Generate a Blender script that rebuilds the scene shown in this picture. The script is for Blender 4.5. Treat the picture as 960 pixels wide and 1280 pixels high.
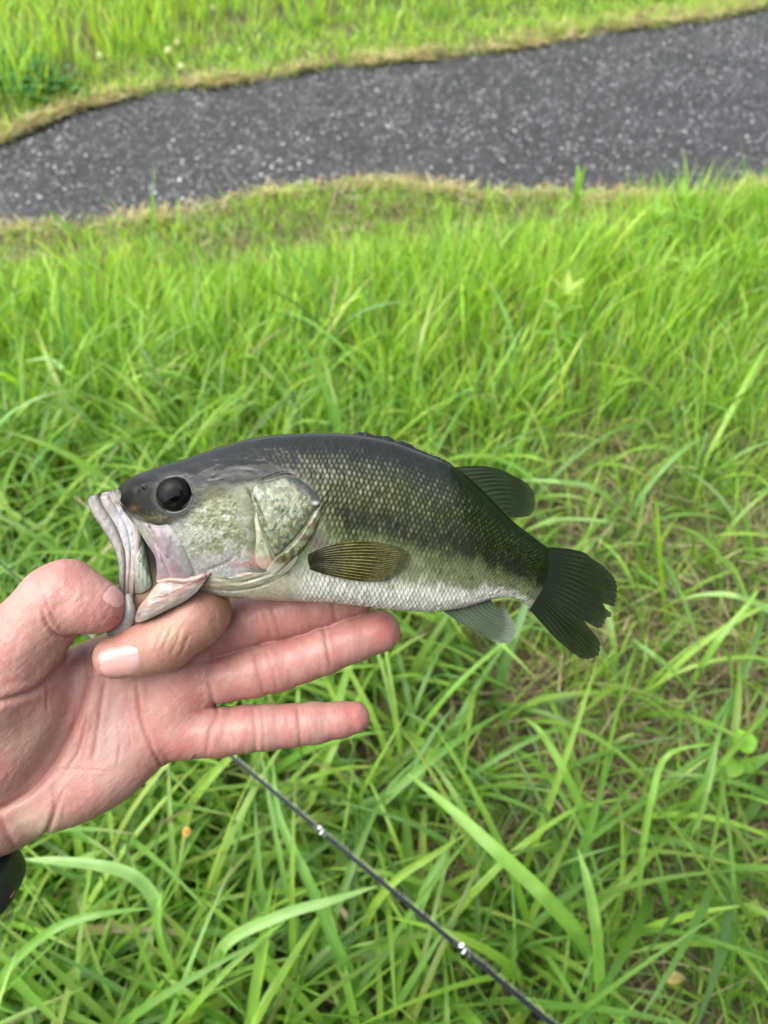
import bpy, math
import numpy as np
from mathutils import Vector, Matrix

# ------------------------------------------------------------------ camera, world, sun, exposure
for o in list(bpy.data.objects):
    bpy.data.objects.remove(o)
SC = bpy.context.scene
COL = SC.collection
PITCH = math.radians(45.0)
CAM_H = 1.20
FPX = 967.0                      # focal length in pixels of the 960 x 1280 frame
HOLD = 0.32                      # metres from the lens to the plane the fish is held in
S = HOLD / FPX                   # metres per pixel in that plane

cam_data = bpy.data.cameras.new('camera')
cam = bpy.data.objects.new('camera', cam_data)
COL.objects.link(cam)
SC.camera = cam
cam.location = (0, 0, CAM_H)
cam.rotation_euler = (math.pi / 2 - PITCH, 0, 0)
cam_data.sensor_fit = 'VERTICAL'
cam_data.sensor_height = 36.0
cam_data.sensor_width = 27.0
cam_data.lens = 36.0 * FPX / 1280.0
cam_data.clip_start = 0.02
cam_data.clip_end = 2000.0
cam_data.dof.use_dof = True
cam_data.dof.focus_distance = HOLD - 0.008
cam_data.dof.aperture_fstop = cam_data.lens / 2.35
cam_data.dof.aperture_blades = 0

SUN_EL, SUN_AZ = math.radians(56), math.radians(-118)     # azimuth from +Y towards +X
world = bpy.data.worlds.new('World')
SC.world = world
world.use_nodes = True
wn, wl = world.node_tree.nodes, world.node_tree.links
wn.clear()
sky = wn.new('ShaderNodeTexSky')
sky.sky_type = 'NISHITA'
sky.sun_disc = False
sky.sun_elevation = SUN_EL
sky.sun_rotation = SUN_AZ
sky.air_density = 1.0
sky.dust_density = 4.0
hsv = wn.new('ShaderNodeHueSaturation')                   # overcast: the cloud layer takes the blue out
hsv.inputs['Saturation'].default_value = 0.42
bg = wn.new('ShaderNodeBackground')
bg.inputs['Strength'].default_value = 0.15
wo = wn.new('ShaderNodeOutputWorld')
wl.new(sky.outputs[0], hsv.inputs['Color'])
wl.new(hsv.outputs[0], bg.inputs['Color'])
wl.new(bg.outputs[0], wo.inputs['Surface'])

sun_data = bpy.data.lights.new('sun', 'SUN')
sun_data.energy = 1.5
sun_data.angle = math.radians(75)
sun_data.color = (1.0, 0.97, 0.92)
sun = bpy.data.objects.new('sun', sun_data)
COL.objects.link(sun)
sd = Vector((math.sin(SUN_AZ) * math.cos(SUN_EL), math.cos(SUN_AZ) * math.cos(SUN_EL), math.sin(SUN_EL)))
sun.rotation_euler = sd.to_track_quat('Z', 'Y').to_euler()
sun.location = (0, 0, 10)

SC.view_settings.view_transform = 'Standard'
SC.view_settings.look = 'None'
SC.view_settings.gamma = 1.0
SC.view_settings.exposure = 1.35
SC.cycles.max_bounces = 6
SC.cycles.transmission_bounces = 4
SC.cycles.caustics_reflective = False
SC.cycles.caustics_refractive = False

# ------------------------------------------------------------------ frames of reference
FWD = np.array([0, math.cos(PITCH), -math.sin(PITCH)])
UPV = np.array([0, math.sin(PITCH), math.cos(PITCH)])
RGT = np.array([1.0, 0, 0])
CAMP = np.array([0, 0, CAM_H])
PLANE_C = CAMP + FWD * HOLD
PLANE_M = Matrix(((RGT[0], UPV[0], -FWD[0], PLANE_C[0]),
                  (RGT[1], UPV[1], -FWD[1], PLANE_C[1]),
                  (RGT[2], UPV[2], -FWD[2], PLANE_C[2]),
                  (0, 0, 0, 1)))


def at(px, py, h):
    """the point at height h that is seen at pixel px, py of the photograph"""
    d = FWD + RGT * ((px - 480) / FPX) - UPV * ((py - 640) / FPX)
    t = (h - CAM_H) / d[2]
    return CAMP + d * t


def at_depth(px, py, dep):
    return CAMP + dep * (FWD + RGT * ((px - 480) / FPX) - UPV * ((py - 640) / FPX))


def L(x, y, z):
    """measured x, y and height z towards the viewer -> local coordinates of the held things (y up)"""
    x = np.asarray(x, float); y = np.asarray(y, float); z = np.asarray(z, float)
    f = 1 - z * S / HOLD
    return np.stack(np.broadcast_arrays((x - 480) * f, -(y - 640) * f, z), -1)


def proj(P):
    f = 1 - P[..., 2] * S / HOLD
    return P[..., 0] / f + 480, 640 - P[..., 1] / f


# ------------------------------------------------------------------ noise, splines, meshes
def _h(ix, iy, iz, seed):
    n = (ix.astype(np.int64) * 374761393 + iy.astype(np.int64) * 668265263 + iz.astype(np.int64) * 2147483647 + seed * 974634777) & 0xffffffff
    n = ((n ^ (n >> 13)) * 1274126177) & 0xffffffff
    return ((n ^ (n >> 16)) & 0xffff) / 65535.0


def noise3(x, y, z, seed=0):
    x, y, z = np.broadcast_arrays(np.asarray(x, float), np.asarray(y, float), np.asarray(z, float))
    ix, iy, iz = np.floor(x), np.floor(y), np.floor(z)
    fx, fy, fz = x - ix, y - iy, z - iz
    fx, fy, fz = [f * f * (3 - 2 * f) for f in (fx, fy, fz)]
    r = 0
    for a in (0, 1):
        for b in (0, 1):
            for c in (0, 1):
                r = r + _h(ix + a, iy + b, iz + c, seed) * (fx if a else 1 - fx) * (fy if b else 1 - fy) * (fz if c else 1 - fz)
    return r


def noise2(x, y, seed=0):
    x, y = np.broadcast_arrays(np.asarray(x, float), np.asarray(y, float))
    ix, iy = np.floor(x), np.floor(y)
    fx, fy = x - ix, y - iy
    fx, fy = fx * fx * (3 - 2 * fx), fy * fy * (3 - 2 * fy)
    z = np.zeros_like(ix)
    return (_h(ix, iy, z, seed) * (1 - fx) * (1 - fy) + _h(ix + 1, iy, z, seed) * fx * (1 - fy)
            + _h(ix, iy + 1, z, seed) * (1 - fx) * fy + _h(ix + 1, iy + 1, z, seed) * fx * fy)


def fbm2(x, y, seed=0, n=3):
    r, a, t = 0, 1.0, 0
    for i in range(n):
        r = r + a * noise2(x * 2 ** i, y * 2 ** i, seed + i); t += a; a *= .5
    return r / t


def sstep(a, b, x):
    t = np.clip((x - a) / (b - a), 0, 1)
    return t * t * (3 - 2 * t)


def mixc(a, b, t):
    t = np.asarray(t)[..., None]
    return np.asarray(a) * (1 - t) + np.asarray(b) * t


def spline(pts, n):
    """Catmull-Rom through pts (any number of columns), n samples"""
    P = np.asarray(pts, float)
    P = np.vstack([2 * P[0] - P[1], P, 2 * P[-1] - P[-2]])
    m = len(P) - 3
    t = np.linspace(0, m, n)
    i = np.minimum(t.astype(int), m - 1); f = (t - i)[:, None]
    p0, p1, p2, p3 = P[i], P[i + 1], P[i + 2], P[i + 3]
    return .5 * (2 * p1 + (p2 - p0) * f + (2 * p0 - 5 * p1 + 4 * p2 - p3) * f ** 2 + (3 * p1 - p0 - 3 * p2 + p3) * f ** 3)


def resample(P, n):
    P = np.asarray(P, float)
    s = np.r_[0, np.cumsum(np.linalg.norm(np.diff(P[:, :2], axis=0), axis=1))]
    t = np.linspace(0, s[-1], n)
    return np.stack([np.interp(t, s, P[:, k]) for k in range(P.shape[1])], 1)


def line_dist(x, y, pts):
    """distance to a polyline and the parameter along it (0..1)"""
    P = np.asarray(pts, float)
    best = np.full(np.shape(x), 1e9); par = np.zeros(np.shape(x))
    m = len(P) - 1
    for i in range(m):
        a, b = P[i], P[i + 1]
        d = b - a
        t = np.clip(((x - a[0]) * d[0] + (y - a[1]) * d[1]) / (d @ d + 1e-9), 0, 1)
        r = np.hypot(x - a[0] - t * d[0], y - a[1] - t * d[1])
        k = r < best
        best = np.where(k, r, best); par = np.where(k, (i + t) / m, par)
    return best, par


def inside(x, y, poly):
    P = np.asarray(poly, float)
    c = np.zeros(np.shape(x), bool)
    j = len(P) - 1
    for i in range(len(P)):
        xi, yi = P[i]; xj, yj = P[j]
        k = ((yi > y) != (yj > y)) & (x < (xj - xi) * (y - yi) / (yj - yi + 1e-12) + xi)
        c ^= k
        j = i
    return c


def poly_sd(x, y, poly):
    d, _ = line_dist(x, y, list(poly) + [poly[0]])
    return np.where(inside(x, y, poly), -d, d)


def new_mesh(name, V, F, col=None, smooth=True, extra=None):
    """V (n,3), F (m,4) or (m,3) or a list of both; col (n,3 or 4) linear colour per vertex"""
    me = bpy.data.meshes.new(name)
    Fs = F if isinstance(F, list) else [F]
    Fs = [np.asarray(f, np.int32) for f in Fs if len(f)]
    V = np.asarray(V, np.float32)
    me.vertices.add(len(V))
    me.vertices.foreach_set('co', V.ravel())
    loops = np.concatenate([f.ravel() for f in Fs])
    sizes = np.concatenate([np.full(len(f), f.shape[1], np.int32) for f in Fs])
    me.loops.add(len(loops))
    me.loops.foreach_set('vertex_index', loops)
    me.polygons.add(len(sizes))
    me.polygons.foreach_set('loop_start', np.r_[0, np.cumsum(sizes)[:-1]].astype(np.int32))
    if smooth:
        me.polygons.foreach_set('use_smooth', np.ones(len(sizes), bool))
    if col is not None:
        col = np.asarray(col, np.float32)
        if col.shape[1] == 3:
            col = np.hstack([col, np.ones((len(col), 1), np.float32)])
        at_ = me.color_attributes.new('Col', 'FLOAT_COLOR', 'POINT')
        at_.data.foreach_set('color', np.ascontiguousarray(col).ravel())
    for k, v in (extra or {}).items():
        a = me.attributes.new(k, 'FLOAT', 'POINT')
        a.data.foreach_set('value', np.asarray(v, np.float32))
    me.update(calc_edges=True)
    me.validate()
    return me


def grid_faces(nu, nv, wrap_v=False, off=0):
    i = np.arange(nu - 1)[:, None]
    j = np.arange(nv if wrap_v else nv - 1)[None, :]
    j2 = (j + 1) % nv
    a = i * nv + j; b = (i + 1) * nv + j; c = (i + 1) * nv + j2; d = i * nv + j2
    return np.stack(np.broadcast_arrays(a, b, c, d), -1).reshape(-1, 4) + off


def link(name, me, mat=None, parent=None, label=None, cat=None, group=None, kind=None, matrix=None):
    o = bpy.data.objects.new(name, me)
    COL.objects.link(o)
    if mat is not None and me is not None:
        if not me.materials:
            me.materials.append(mat)
    if parent is not None:
        o.parent = parent
    if matrix is not None:
        o.matrix_world = matrix
    for k, v in (('label', label), ('category', cat), ('group', group), ('kind', kind)):
        if v:
            o[k] = v
    return o


def frame_at(x, y, z):
    """matrix of a frame aligned with the held plane whose origin is at measured x, y, z"""
    M = PLANE_M.copy()
    p = L(x, y, z) * S
    M.translation = PLANE_M @ Vector(p)
    return M


def held(V, origin):
    """local measured units -> metres relative to origin (a measured point)"""
    return (np.asarray(V) - L(*origin)) * S


# ------------------------------------------------------------------ materials
def material(name):
    m = bpy.data.materials.new(name)
    m.use_nodes = True
    nt = m.node_tree
    b = nt.nodes['Principled BSDF']
    return m, nt, b


def nd(nt, kind, **kw):
    n = nt.nodes.new(kind)
    for k, v in kw.items():
        if k in n.inputs:
            n.inputs[k].default_value = v
        else:
            setattr(n, k, v)
    return n


def attr_col(nt, name='Col'):
    n = nt.nodes.new('ShaderNodeAttribute')
    n.attribute_name = name
    return n


def add_bump(nt, b, scale, dist, kind='NOISE', strength=1.0, detail=3.0):
    tc = nt.nodes.new('ShaderNodeTexCoord')
    if kind == 'NOISE':
        t = nd(nt, 'ShaderNodeTexNoise', Scale=scale, Detail=detail)
        out = t.outputs['Fac']
    else:
        t = nd(nt, 'ShaderNodeTexVoronoi', Scale=scale)
        out = t.outputs['Distance']
    nt.links.new(tc.outputs['Object'], t.inputs['Vector'])
    bp = nd(nt, 'ShaderNodeBump', Strength=strength, Distance=dist)
    nt.links.new(out, bp.inputs['Height'])
    nt.links.new(bp.outputs[0], b.inputs['Normal'])
    return tc, t, bp


def leaf_material(name, rough=0.45, trans=0.35):
    m, nt, b = material(name)
    c = attr_col(nt)
    tc = nt.nodes.new('ShaderNodeTexCoord')
    nz = nd(nt, 'ShaderNodeTexNoise', Scale=60.0, Detail=2.0)
    nt.links.new(tc.outputs['Object'], nz.inputs['Vector'])
    mr = nd(nt, 'ShaderNodeMapRange'); mr.inputs['To Min'].default_value = .8; mr.inputs['To Max'].default_value = 1.2
    nt.links.new(nz.outputs['Fac'], mr.inputs['Value'])
    mul = nd(nt, 'ShaderNodeVectorMath', operation='SCALE')
    nt.links.new(c.outputs['Color'], mul.inputs[0]); nt.links.new(mr.outputs[0], mul.inputs['Scale'])
    nt.links.new(mul.outputs[0], b.inputs['Base Color'])
    b.inputs['Roughness'].default_value = rough
    b.inputs['Specular IOR Level'].default_value = 0.4
    tr = nt.nodes.new('ShaderNodeBsdfTranslucent')
    tint = nd(nt, 'ShaderNodeVectorMath', operation='MULTIPLY'); tint.inputs[1].default_value = (1.25, 1.35, .5)
    nt.links.new(mul.outputs[0], tint.inputs[0]); nt.links.new(tint.outputs[0], tr.inputs['Color'])
    mx = nd(nt, 'ShaderNodeMixShader', Fac=trans)
    out = nt.nodes['Material Output']
    nt.links.new(b.outputs[0], mx.inputs[1]); nt.links.new(tr.outputs[0], mx.inputs[2])
    nt.links.new(mx.outputs[0], out.inputs['Surface'])
    return m
# ------------------------------------------------------------------ the setting: ground, path
rng = np.random.default_rng(7)
# edges of the path read off the photograph and laid on the ground
NEAR_PX = [(-260, 300), (-120, 296), (0, 292), (90, 288), (180, 279), (250, 268), (330, 252), (400, 238), (470, 231), (560, 240), (640, 250), (720, 251), (800, 250), (870, 250), (960, 240), (1100, 224), (1300, 205)]
FAR_PX = [(-260, 262), (-120, 222), (0, 184), (60, 158), (110, 138), (180, 124), (250, 117), (330, 105), (400, 90), (480, 83), (560, 76), (640, 66), (720, 54), (800, 42), (880, 30), (960, 15), (1100, -10), (1300, -40)]
NEAR = np.array([at(x, y, 0)[:2] for x, y in NEAR_PX])
FAR = np.array([at(x, y, 0)[:2] for x, y in FAR_PX])
_f = lambda E, x: np.interp(x, E[:, 0], E[:, 1])
NEAR_S, FAR_S = resample(spline(NEAR, 200), 700), resample(spline(FAR, 200), 700)


_NS, _FS = NEAR_S[np.argsort(NEAR_S[:, 0])], FAR_S[np.argsort(FAR_S[:, 0])]


def near_edge(x): return _f(_NS, x) + .055 * (noise2(np.asarray(x) * 6, 0 * np.asarray(x), 301) - .5) + .03 * (noise2(np.asarray(x) * 23, 0 * np.asarray(x), 302) - .5)


def far_edge(x): return _f(_FS, x) + .10 * (noise2(np.asarray(x) * 4, 0 * np.asarray(x), 303) - .5) + .05 * (noise2(np.asarray(x) * 17, 0 * np.asarray(x), 304) - .5)


def ground_h(x, y):
    """height of the soil: verges stand a little proud of the path, the bank rises gently beyond it"""
    ne, fe = near_edge(x), far_edge(x)
    d = np.where(y < (ne + fe) / 2, ne - y, y - fe)
    hump = .05 * sstep(-.02, .07, d) * (0.75 + .5 * noise2(x * 7, y * 7, 3))
    roll = (.05 * (noise2(x * 1.3, y * 1.3, 5) - .5) + .02 * (noise2(x * 6, y * 6, 6) - .5)) * sstep(.0, .4, d)
    bank = .10 * np.clip(y - fe, 0, 6) * sstep(0, 1, y - fe)
    return -.03 + hump + roll + bank


xs = np.r_[-400, -150, -60, -25, -12, -7, np.arange(-4.6, 4.6, .03), 5, 7, 12, 25, 60, 150, 400]
ys = np.r_[-400, -150, -60, -20, -8, -3, -1, np.arange(-.5, 8.5, .03), 9, 11, 15, 25, 60, 150, 400]
X, Y = np.meshgrid(xs, ys, indexing='ij')
Z = ground_h(X, Y)
me = new_mesh('ground', np.stack([X, Y, Z], -1).reshape(-1, 3), grid_faces(len(xs), len(ys))[:, ::1])
M_SOIL, nt, b = material('soil_with_thatch')
tc = nt.nodes.new('ShaderNodeTexCoord')
n1 = nd(nt, 'ShaderNodeTexNoise', Scale=2.2, Detail=5.0)
n2 = nd(nt, 'ShaderNodeTexNoise', Scale=55.0, Detail=6.0)
for n_ in (n1, n2): nt.links.new(tc.outputs['Object'], n_.inputs['Vector'])
r2 = nt.nodes.new('ShaderNodeValToRGB')
r2.color_ramp.elements[0].position = .35; r2.color_ramp.elements[0].color = (.035, .026, .016, 1)
r2.color_ramp.elements[1].position = .68; r2.color_ramp.elements[1].color = (.16, .115, .065, 1)
nt.links.new(n2.outputs['Fac'], r2.inputs['Fac'])
gcol = nd(nt, 'ShaderNodeMix', data_type='RGBA')
gcol.inputs[7].default_value = (.045, .075, .018, 1)
r1 = nd(nt, 'ShaderNodeMapRange'); r1.inputs['From Min'].default_value = .45; r1.inputs['From Max'].default_value = .6
nt.links.new(n1.outputs['Fac'], r1.inputs['Value']); nt.links.new(r1.outputs[0], gcol.inputs[0])
nt.links.new(r2.outputs['Color'], gcol.inputs[6]); nt.links.new(gcol.outputs[2], b.inputs['Base Color'])
b.inputs['Roughness'].default_value = .9
bp = nd(nt, 'ShaderNodeBump', Strength=.8, Distance=.02); nt.links.new(n2.outputs['Fac'], bp.inputs['Height']); nt.links.new(bp.outputs[0], b.inputs['Normal'])
link('ground', me, M_SOIL, kind='structure')

# path: worn asphalt sheet
nx_, ny_ = 260, 60
px_ = np.linspace(-3.6, 3.9, nx_)
NE, FE = near_edge(px_) - .10, far_edge(px_) + .10
tt = np.linspace(0, 1, ny_)
PX = np.repeat(px_[:, None], ny_, 1); PY = NE[:, None] * (1 - tt) + FE[:, None] * tt
def path_h(x, y, t): return .004 + .012 * np.sin(np.pi * np.clip(t, 0, 1)) + .006 * (noise2(x * 3, y * 3, 9) - .5)


PZ = path_h(PX, PY, tt[None, :] + 0 * PX)
me = new_mesh('path', np.stack([PX, PY, PZ], -1).reshape(-1, 3), grid_faces(nx_, ny_))
M_ASPH, nt, b = material('worn_damp_asphalt')
tc = nt.nodes.new('ShaderNodeTexCoord')
v = nd(nt, 'ShaderNodeTexVoronoi', Scale=95.0)
nz = nd(nt, 'ShaderNodeTexNoise', Scale=3.0, Detail=6.0)
for n_ in (v, nz): nt.links.new(tc.outputs['Object'], n_.inputs['Vector'])
rr = nt.nodes.new('ShaderNodeValToRGB')
rr.color_ramp.elements[0].color = (.012, .012, .0125, 1); rr.color_ramp.elements[1].color = (.060, .061, .060, 1)
sep = nt.nodes.new('ShaderNodeSeparateColor'); nt.links.new(v.outputs['Color'], sep.inputs[0]); nt.links.new(sep.outputs[0], rr.inputs['Fac'])
mx = nd(nt, 'ShaderNodeMix', data_type='RGBA', blend_type='MULTIPLY'); mx.inputs[0].default_value = 1
r3 = nt.nodes.new('ShaderNodeValToRGB'); r3.color_ramp.elements[0].position = .3; r3.color_ramp.elements[0].color = (.75, .75, .74, 1); r3.color_ramp.elements[1].position = .7; r3.color_ramp.elements[1].color = (1.2, 1.2, 1.2, 1)
nt.links.new(nz.outputs['Fac'], r3.inputs['Fac']); nt.links.new(rr.outputs[0], mx.inputs[6]); nt.links.new(r3.outputs[0], mx.inputs[7])
nt.links.new(mx.outputs[2], b.inputs['Base Color'])
b.inputs['Roughness'].default_value = .6; b.inputs['Specular IOR Level'].default_value = .25
bp = nd(nt, 'ShaderNodeBump', Strength=1.0, Distance=.006); nt.links.new(v.outputs['Distance'], bp.inputs['Height']); nt.links.new(bp.outputs[0], b.inputs['Normal'])
link('path', me, M_ASPH, kind='structure')

# loose chips bedded in the asphalt
n = 52000
cx = rng.uniform(-2.9, 3.3, n); ct = rng.uniform(.02, .98, n)
cy = (near_edge(cx) - .10) * (1 - ct) + (far_edge(cx) + .10) * ct
r = np.clip(rng.lognormal(-5.68, .38, n), .002, .0095)
base = np.array([[1, 0, 0], [.3, .9, 0], [-.8, .6, 0], [-.8, -.6, 0], [.3, -.9, 0], [0, 0, 1.0]])
jit = rng.uniform(.7, 1.25, (n, 6, 3))
a = rng.uniform(0, 6.28, n); ca, sa = np.cos(a), np.sin(a)
B = base[None] * jit
Bx = B[..., 0] * ca[:, None] - B[..., 1] * sa[:, None]; By = B[..., 0] * sa[:, None] + B[..., 1] * ca[:, None]
pz = path_h(cx, cy, ct) + .0004
V = np.stack([cx[:, None] + Bx * r[:, None], cy[:, None] + By * r[:, None], pz[:, None] + B[..., 2] * r[:, None] - .0005], -1).reshape(-1, 3)
tri = np.array([[0, 1, 5], [1, 2, 5], [2, 3, 5], [3, 4, 5], [4, 0, 5]])
F = (tri[None] + (np.arange(n) * 6)[:, None, None]).reshape(-1, 3)
g = rng.random(n) ** 4.8 * (.75 + .4 * noise2(cx * 2, cy * 2, 320))  # the few bright values paint in the glints of wet stones
cc = np.stack([.022 + .44 * g, .0225 + .445 * g, .023 + .45 * g], -1)
me = new_mesh('gravel', V, F, np.repeat(cc, 6, 0), smooth=False)
M_CHIP, nt, b = material('wet_stone_chips')
c = attr_col(nt); nt.links.new(c.outputs['Color'], b.inputs['Base Color']); b.inputs['Roughness'].default_value = .4; b.inputs['Specular IOR Level'].default_value = .3
link('gravel', me, M_CHIP, label='wet stone chips bedded all over the grey path, their glints painted pale', cat='gravel', kind='stuff')


# ------------------------------------------------------------------ grass
def blades(x, y, z0, az, length, width, lean, droop, seg=7, twist=None, fold=.25, tip_pow=1.5):
    """arching blades: arrays of n; returns V (n*(seg+1)*3, 3), F"""
    n = len(x)
    k = np.arange(seg + 1) / seg
    # inclination from vertical grows along the blade
    inc = lean[:, None] + droop[:, None] * k[None, :] ** 1.4
    ds = length[:, None] / seg
    hx = np.concatenate([np.zeros((n, 1)), np.cumsum(np.sin((inc[:, 1:] + inc[:, :-1]) / 2) * ds, 1)], 1)
    hz = np.concatenate([np.zeros((n, 1)), np.cumsum(np.cos((inc[:, 1:] + inc[:, :-1]) / 2) * ds, 1)], 1)
    side_bend = (rng.uniform(-.25, .25, n) * length)[:, None] * k[None, :] ** 2
    ax, ay = np.cos(az)[:, None], np.sin(az)[:, None]
    cx = x[:, None] + hx * ax - side_bend * ay
    cy = y[:, None] + hx * ay + side_bend * ax
    cz = z0[:, None] + hz
    cz = np.maximum(cz, z0[:, None] + .004 + .01 * k[None, :])
    w = width[:, None] * np.clip((.45 + .55 * np.minimum(k / .25, 1)) * (1 - k ** 3.0) ** .8, .04, 1)[None, :] * .5
    tw = (rng.uniform(-.7, .7, n) if twist is None else twist)[:, None] * (.3 + k)[None, :]
    # side vector horizontal perpendicular to azimuth, rotated about the blade direction by tw
    nxv = -np.sin(inc)  # blade normal components in (radial, up) when untwisted: (-cos? )
    sx, sy, sz = -ay * np.cos(tw), ax * np.cos(tw), np.sin(tw)
    nr, nz_ = np.cos(inc), -np.sin(inc)          # a normal lying in the radial/up plane
    sx = sx + ax * nr * 0 ; sy = sy + 0
    sxx = -ay * np.cos(tw) + ax * nr * np.sin(tw)
    syy = ax * np.cos(tw) + ay * nr * np.sin(tw)
    szz = nz_ * np.sin(tw)
    C = np.stack([cx, cy, cz], -1)
    Sv = np.stack([sxx, syy, szz], -1)
    N = np.stack([-ax * np.cos(inc), -ay * np.cos(inc), np.sin(inc)], -1)
    mid = C - N * (w * fold)[..., None]
    V = np.stack([C - Sv * w[..., None], mid, C + Sv * w[..., None]], 2)   # n, seg+1, 3, 3
    i = np.arange(seg)[:, None]; j = np.arange(2)[None, :]
    a = i * 3 + j
    f = np.stack([a, a + 1, a + 4, a + 3], -1).reshape(-1, 4)
    F = (f[None] + (np.arange(n) * (seg + 1) * 3)[:, None, None]).reshape(-1, 4)
    return V.reshape(-1, 3), F, np.tile(np.repeat(k, 3), n)


GREENS = np.array([[.205, .385, .042], [.150, .325, .045], [.260, .440, .055], [.155, .330, .085], [.300, .410, .075], [.110, .240, .036]])
STRAW = np.array([[.33, .27, .13], [.21, .165, .08], [.42, .37, .21], [.13, .10, .05]])


def blade_cols(n, seg, warm=0.0, straw=0.02):
    """warm: 0 cool dark green .. 1 yellow green"""
    p = rng.random(n)
    ci = np.where(rng.random(n) < .6, rng.integers(0, 3, n), rng.integers(0, 6, n))
    c = GREENS[ci] * rng.uniform(.75, 1.3, n)[:, None]
    warm = np.broadcast_to(warm, (n,))[:, None]
    c = c * (.84 + .24 * np.clip(warm * 1.6, 0, 1)) * (1 + warm * np.array([.46, .26, .02])) * np.where(rng.random(n) < .20, .62, 1.04)[:, None]
    st = p < straw
    c[st] = STRAW[rng.integers(0, 4, st.sum())] * rng.uniform(.7, 1.2, st.sum())[:, None]
    k = np.arange(seg + 1) / seg
    # pale sheath at the foot, some tips yellowed
    out = c[:, None, :] * (1 + 0 * k[None, :, None])
    foot = np.clip(1 - k / .18, 0, 1)[None, :, None]
    out = out * (1 - .5 * foot) + np.array([.17, .21, .07]) * .5 * foot
    tip = (rng.random(n) < .25)[:, None, None] * np.clip((k - .85) / .15, 0, 1)[None, :, None]
    out = out * (1 - tip) + np.array([.28, .24, .09]) * tip
    # the midrib is paler than the blade
    out = np.repeat(out[:, :, None, :], 3, 2)
    out[:, :, 1] = out[:, :, 1] * .75 + np.array([.16, .26, .09]) * .25
    return out.reshape(-1, 3)


M_GRASS = leaf_material('grass_blade', .36, .45)
M_DRY = leaf_material('dry_straw', .8, .15)


def scatter(n, x0, x1, y0, y1, keep):
    x = rng.uniform(x0, x1, n); y = rng.uniform(y0, y1, n)
    k = rng.random(n) < keep(x, y)
    return x[k], y[k]


def in_view(x, y, m=.35):
    """keeps plants whose spot is near the field of view, with a margin for a step to the side"""
    dx, dy, dz = x, y, -CAM_H
    dep = dy * FWD[1] + dz * FWD[2]
    return (np.abs(dx) / np.maximum(dep, .1) < .50 + m) & (dep > .2)


def bare(x, y):
    """where the turf opens on brown thatch: patches towards the right and near the feet"""
    nz = fbm2(x * 4.2, y * 4.2, 21, 3)
    side = sstep(-.30, .35, x - .10 * (y - 1)) * sstep(2.2, 1.0, y)
    return np.clip(sstep(.42, .52, nz + .13 * side) * (.40 + .60 * side), 0, 1)


def tall(x, y):
    """how tall the near grass stands: mown short along the path, long nearer the feet"""
    d = near_edge(x) - y
    mown = sstep(-.85, -.35, x) * sstep(1.0, .55, x)          # the short strip reaches further in at the middle
    return .05 + .95 * sstep(.03 + .12 * sstep(.6, -.1, x) + .15 * mown, .45 + .42 * sstep(.6, -.2, x) + .30 * mown, d)


def tufts(x, y, per, spread, lmin, lmax, wmin, wmax, seg, warm, straw, tallness=1.0, droop=(.5, 1.9), lean=(.05, .5), zf=None):
    n = len(x)
    cnt = rng.integers(per[0], per[1] + 1, n)
    idx = np.repeat(np.arange(n), cnt)
    N = len(idx)
    az = rng.uniform(0, 2 * np.pi, N)
    rr_ = spread * np.sqrt(rng.random(N))
    bx, by = x[idx] + rr_ * np.cos(az), y[idx] + rr_ * np.sin(az)
    T = np.broadcast_to(tallness, (n,))[idx]
    ln = rng.uniform(lmin, lmax, N) * (.4 + .6 * T) * np.clip(T * 1.4, .12, 1)
    wd = rng.uniform(wmin, wmax, N) * (.55 + .45 * T) * rng.choice([1, 1, 1, 1.35], N)
    up = sstep(.9, 1.9, by)                       # towards the path the blades stand more upright
    V, F, k = blades(bx, by, ground_h(bx, by) - .004, az + rng.normal(0, .5, N), ln, wd,
                     rng.uniform(lean[0], lean[1], N) * (1 - .35 * up), rng.uniform(droop[0], droop[1], N) * (1 - .42 * up), seg)
    w = np.broadcast_to(warm, (n,))[idx]
    return V, F, blade_cols(N, seg, w, straw)


def join(parts):
    off = 0; Vs, Fs, Cs = [], [], []
    for V, F, c in parts:
        Vs.append(V); Fs.append(F + off); Cs.append(c); off += len(V)
    return np.vstack(Vs), np.vstack(Fs), np.vstack(Cs)


# long grass on the near side
def keep_near(x, y):
    d = near_edge(x) - y
    return in_view(x, y) * (d > .02) * (1 - .74 * bare(x, y))


parts_ = []
x, y = scatter(15000, -2.4, 2.4, -.25, 3.1, lambda x, y: keep_near(x, y) * (.42 + .58 * sstep(.7, 1.6, y)))
dist = np.hypot(y, CAM_H)
warm = np.clip((y - .7) / 1.2, 0, 1) * (.6 + .6 * noise2(x * 2, y * 2, 31))
side_ = sstep(-.15, .40, x) * sstep(1.9, 1.2, y)          # sparser, finer and shorter to the right
T = tall(x, y) * (1 - .38 * side_)
lo_y = (y < 1.15) | (rng.random(len(y)) < .25)
parts_.append(tufts(x[lo_y], y[lo_y], (4, 8), .035, .13, .30, .0040, .0080, 7, warm[lo_y], .04, T[lo_y]))
parts_.append(tufts(x[~lo_y], y[~lo_y], (5, 10), .035, .12, .27, .0026, .0062, 7, warm[~lo_y], .05, T[~lo_y], droop=(.3, 1.5), lean=(.02, .42)))
x, y = scatter(2600, -1.6, 1.6, -.25, 2.0, lambda x, y: keep_near(x, y) * sstep(1.9, .7, y) * (1 - .72 * sstep(-.05, .40, x)))
parts_.append(tufts(x, y, (2, 6), .03, .24, .42, .0065, .0125, 10, .1, .02, tall(x, y), droop=(.9, 2.3), lean=(.1, .6)))
V, F, c = join(parts_)
link('grass', new_mesh('grass', V, F, c), M_GRASS, label='long bright green grass covering the near side of the path', cat='grass', kind='stuff')

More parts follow.
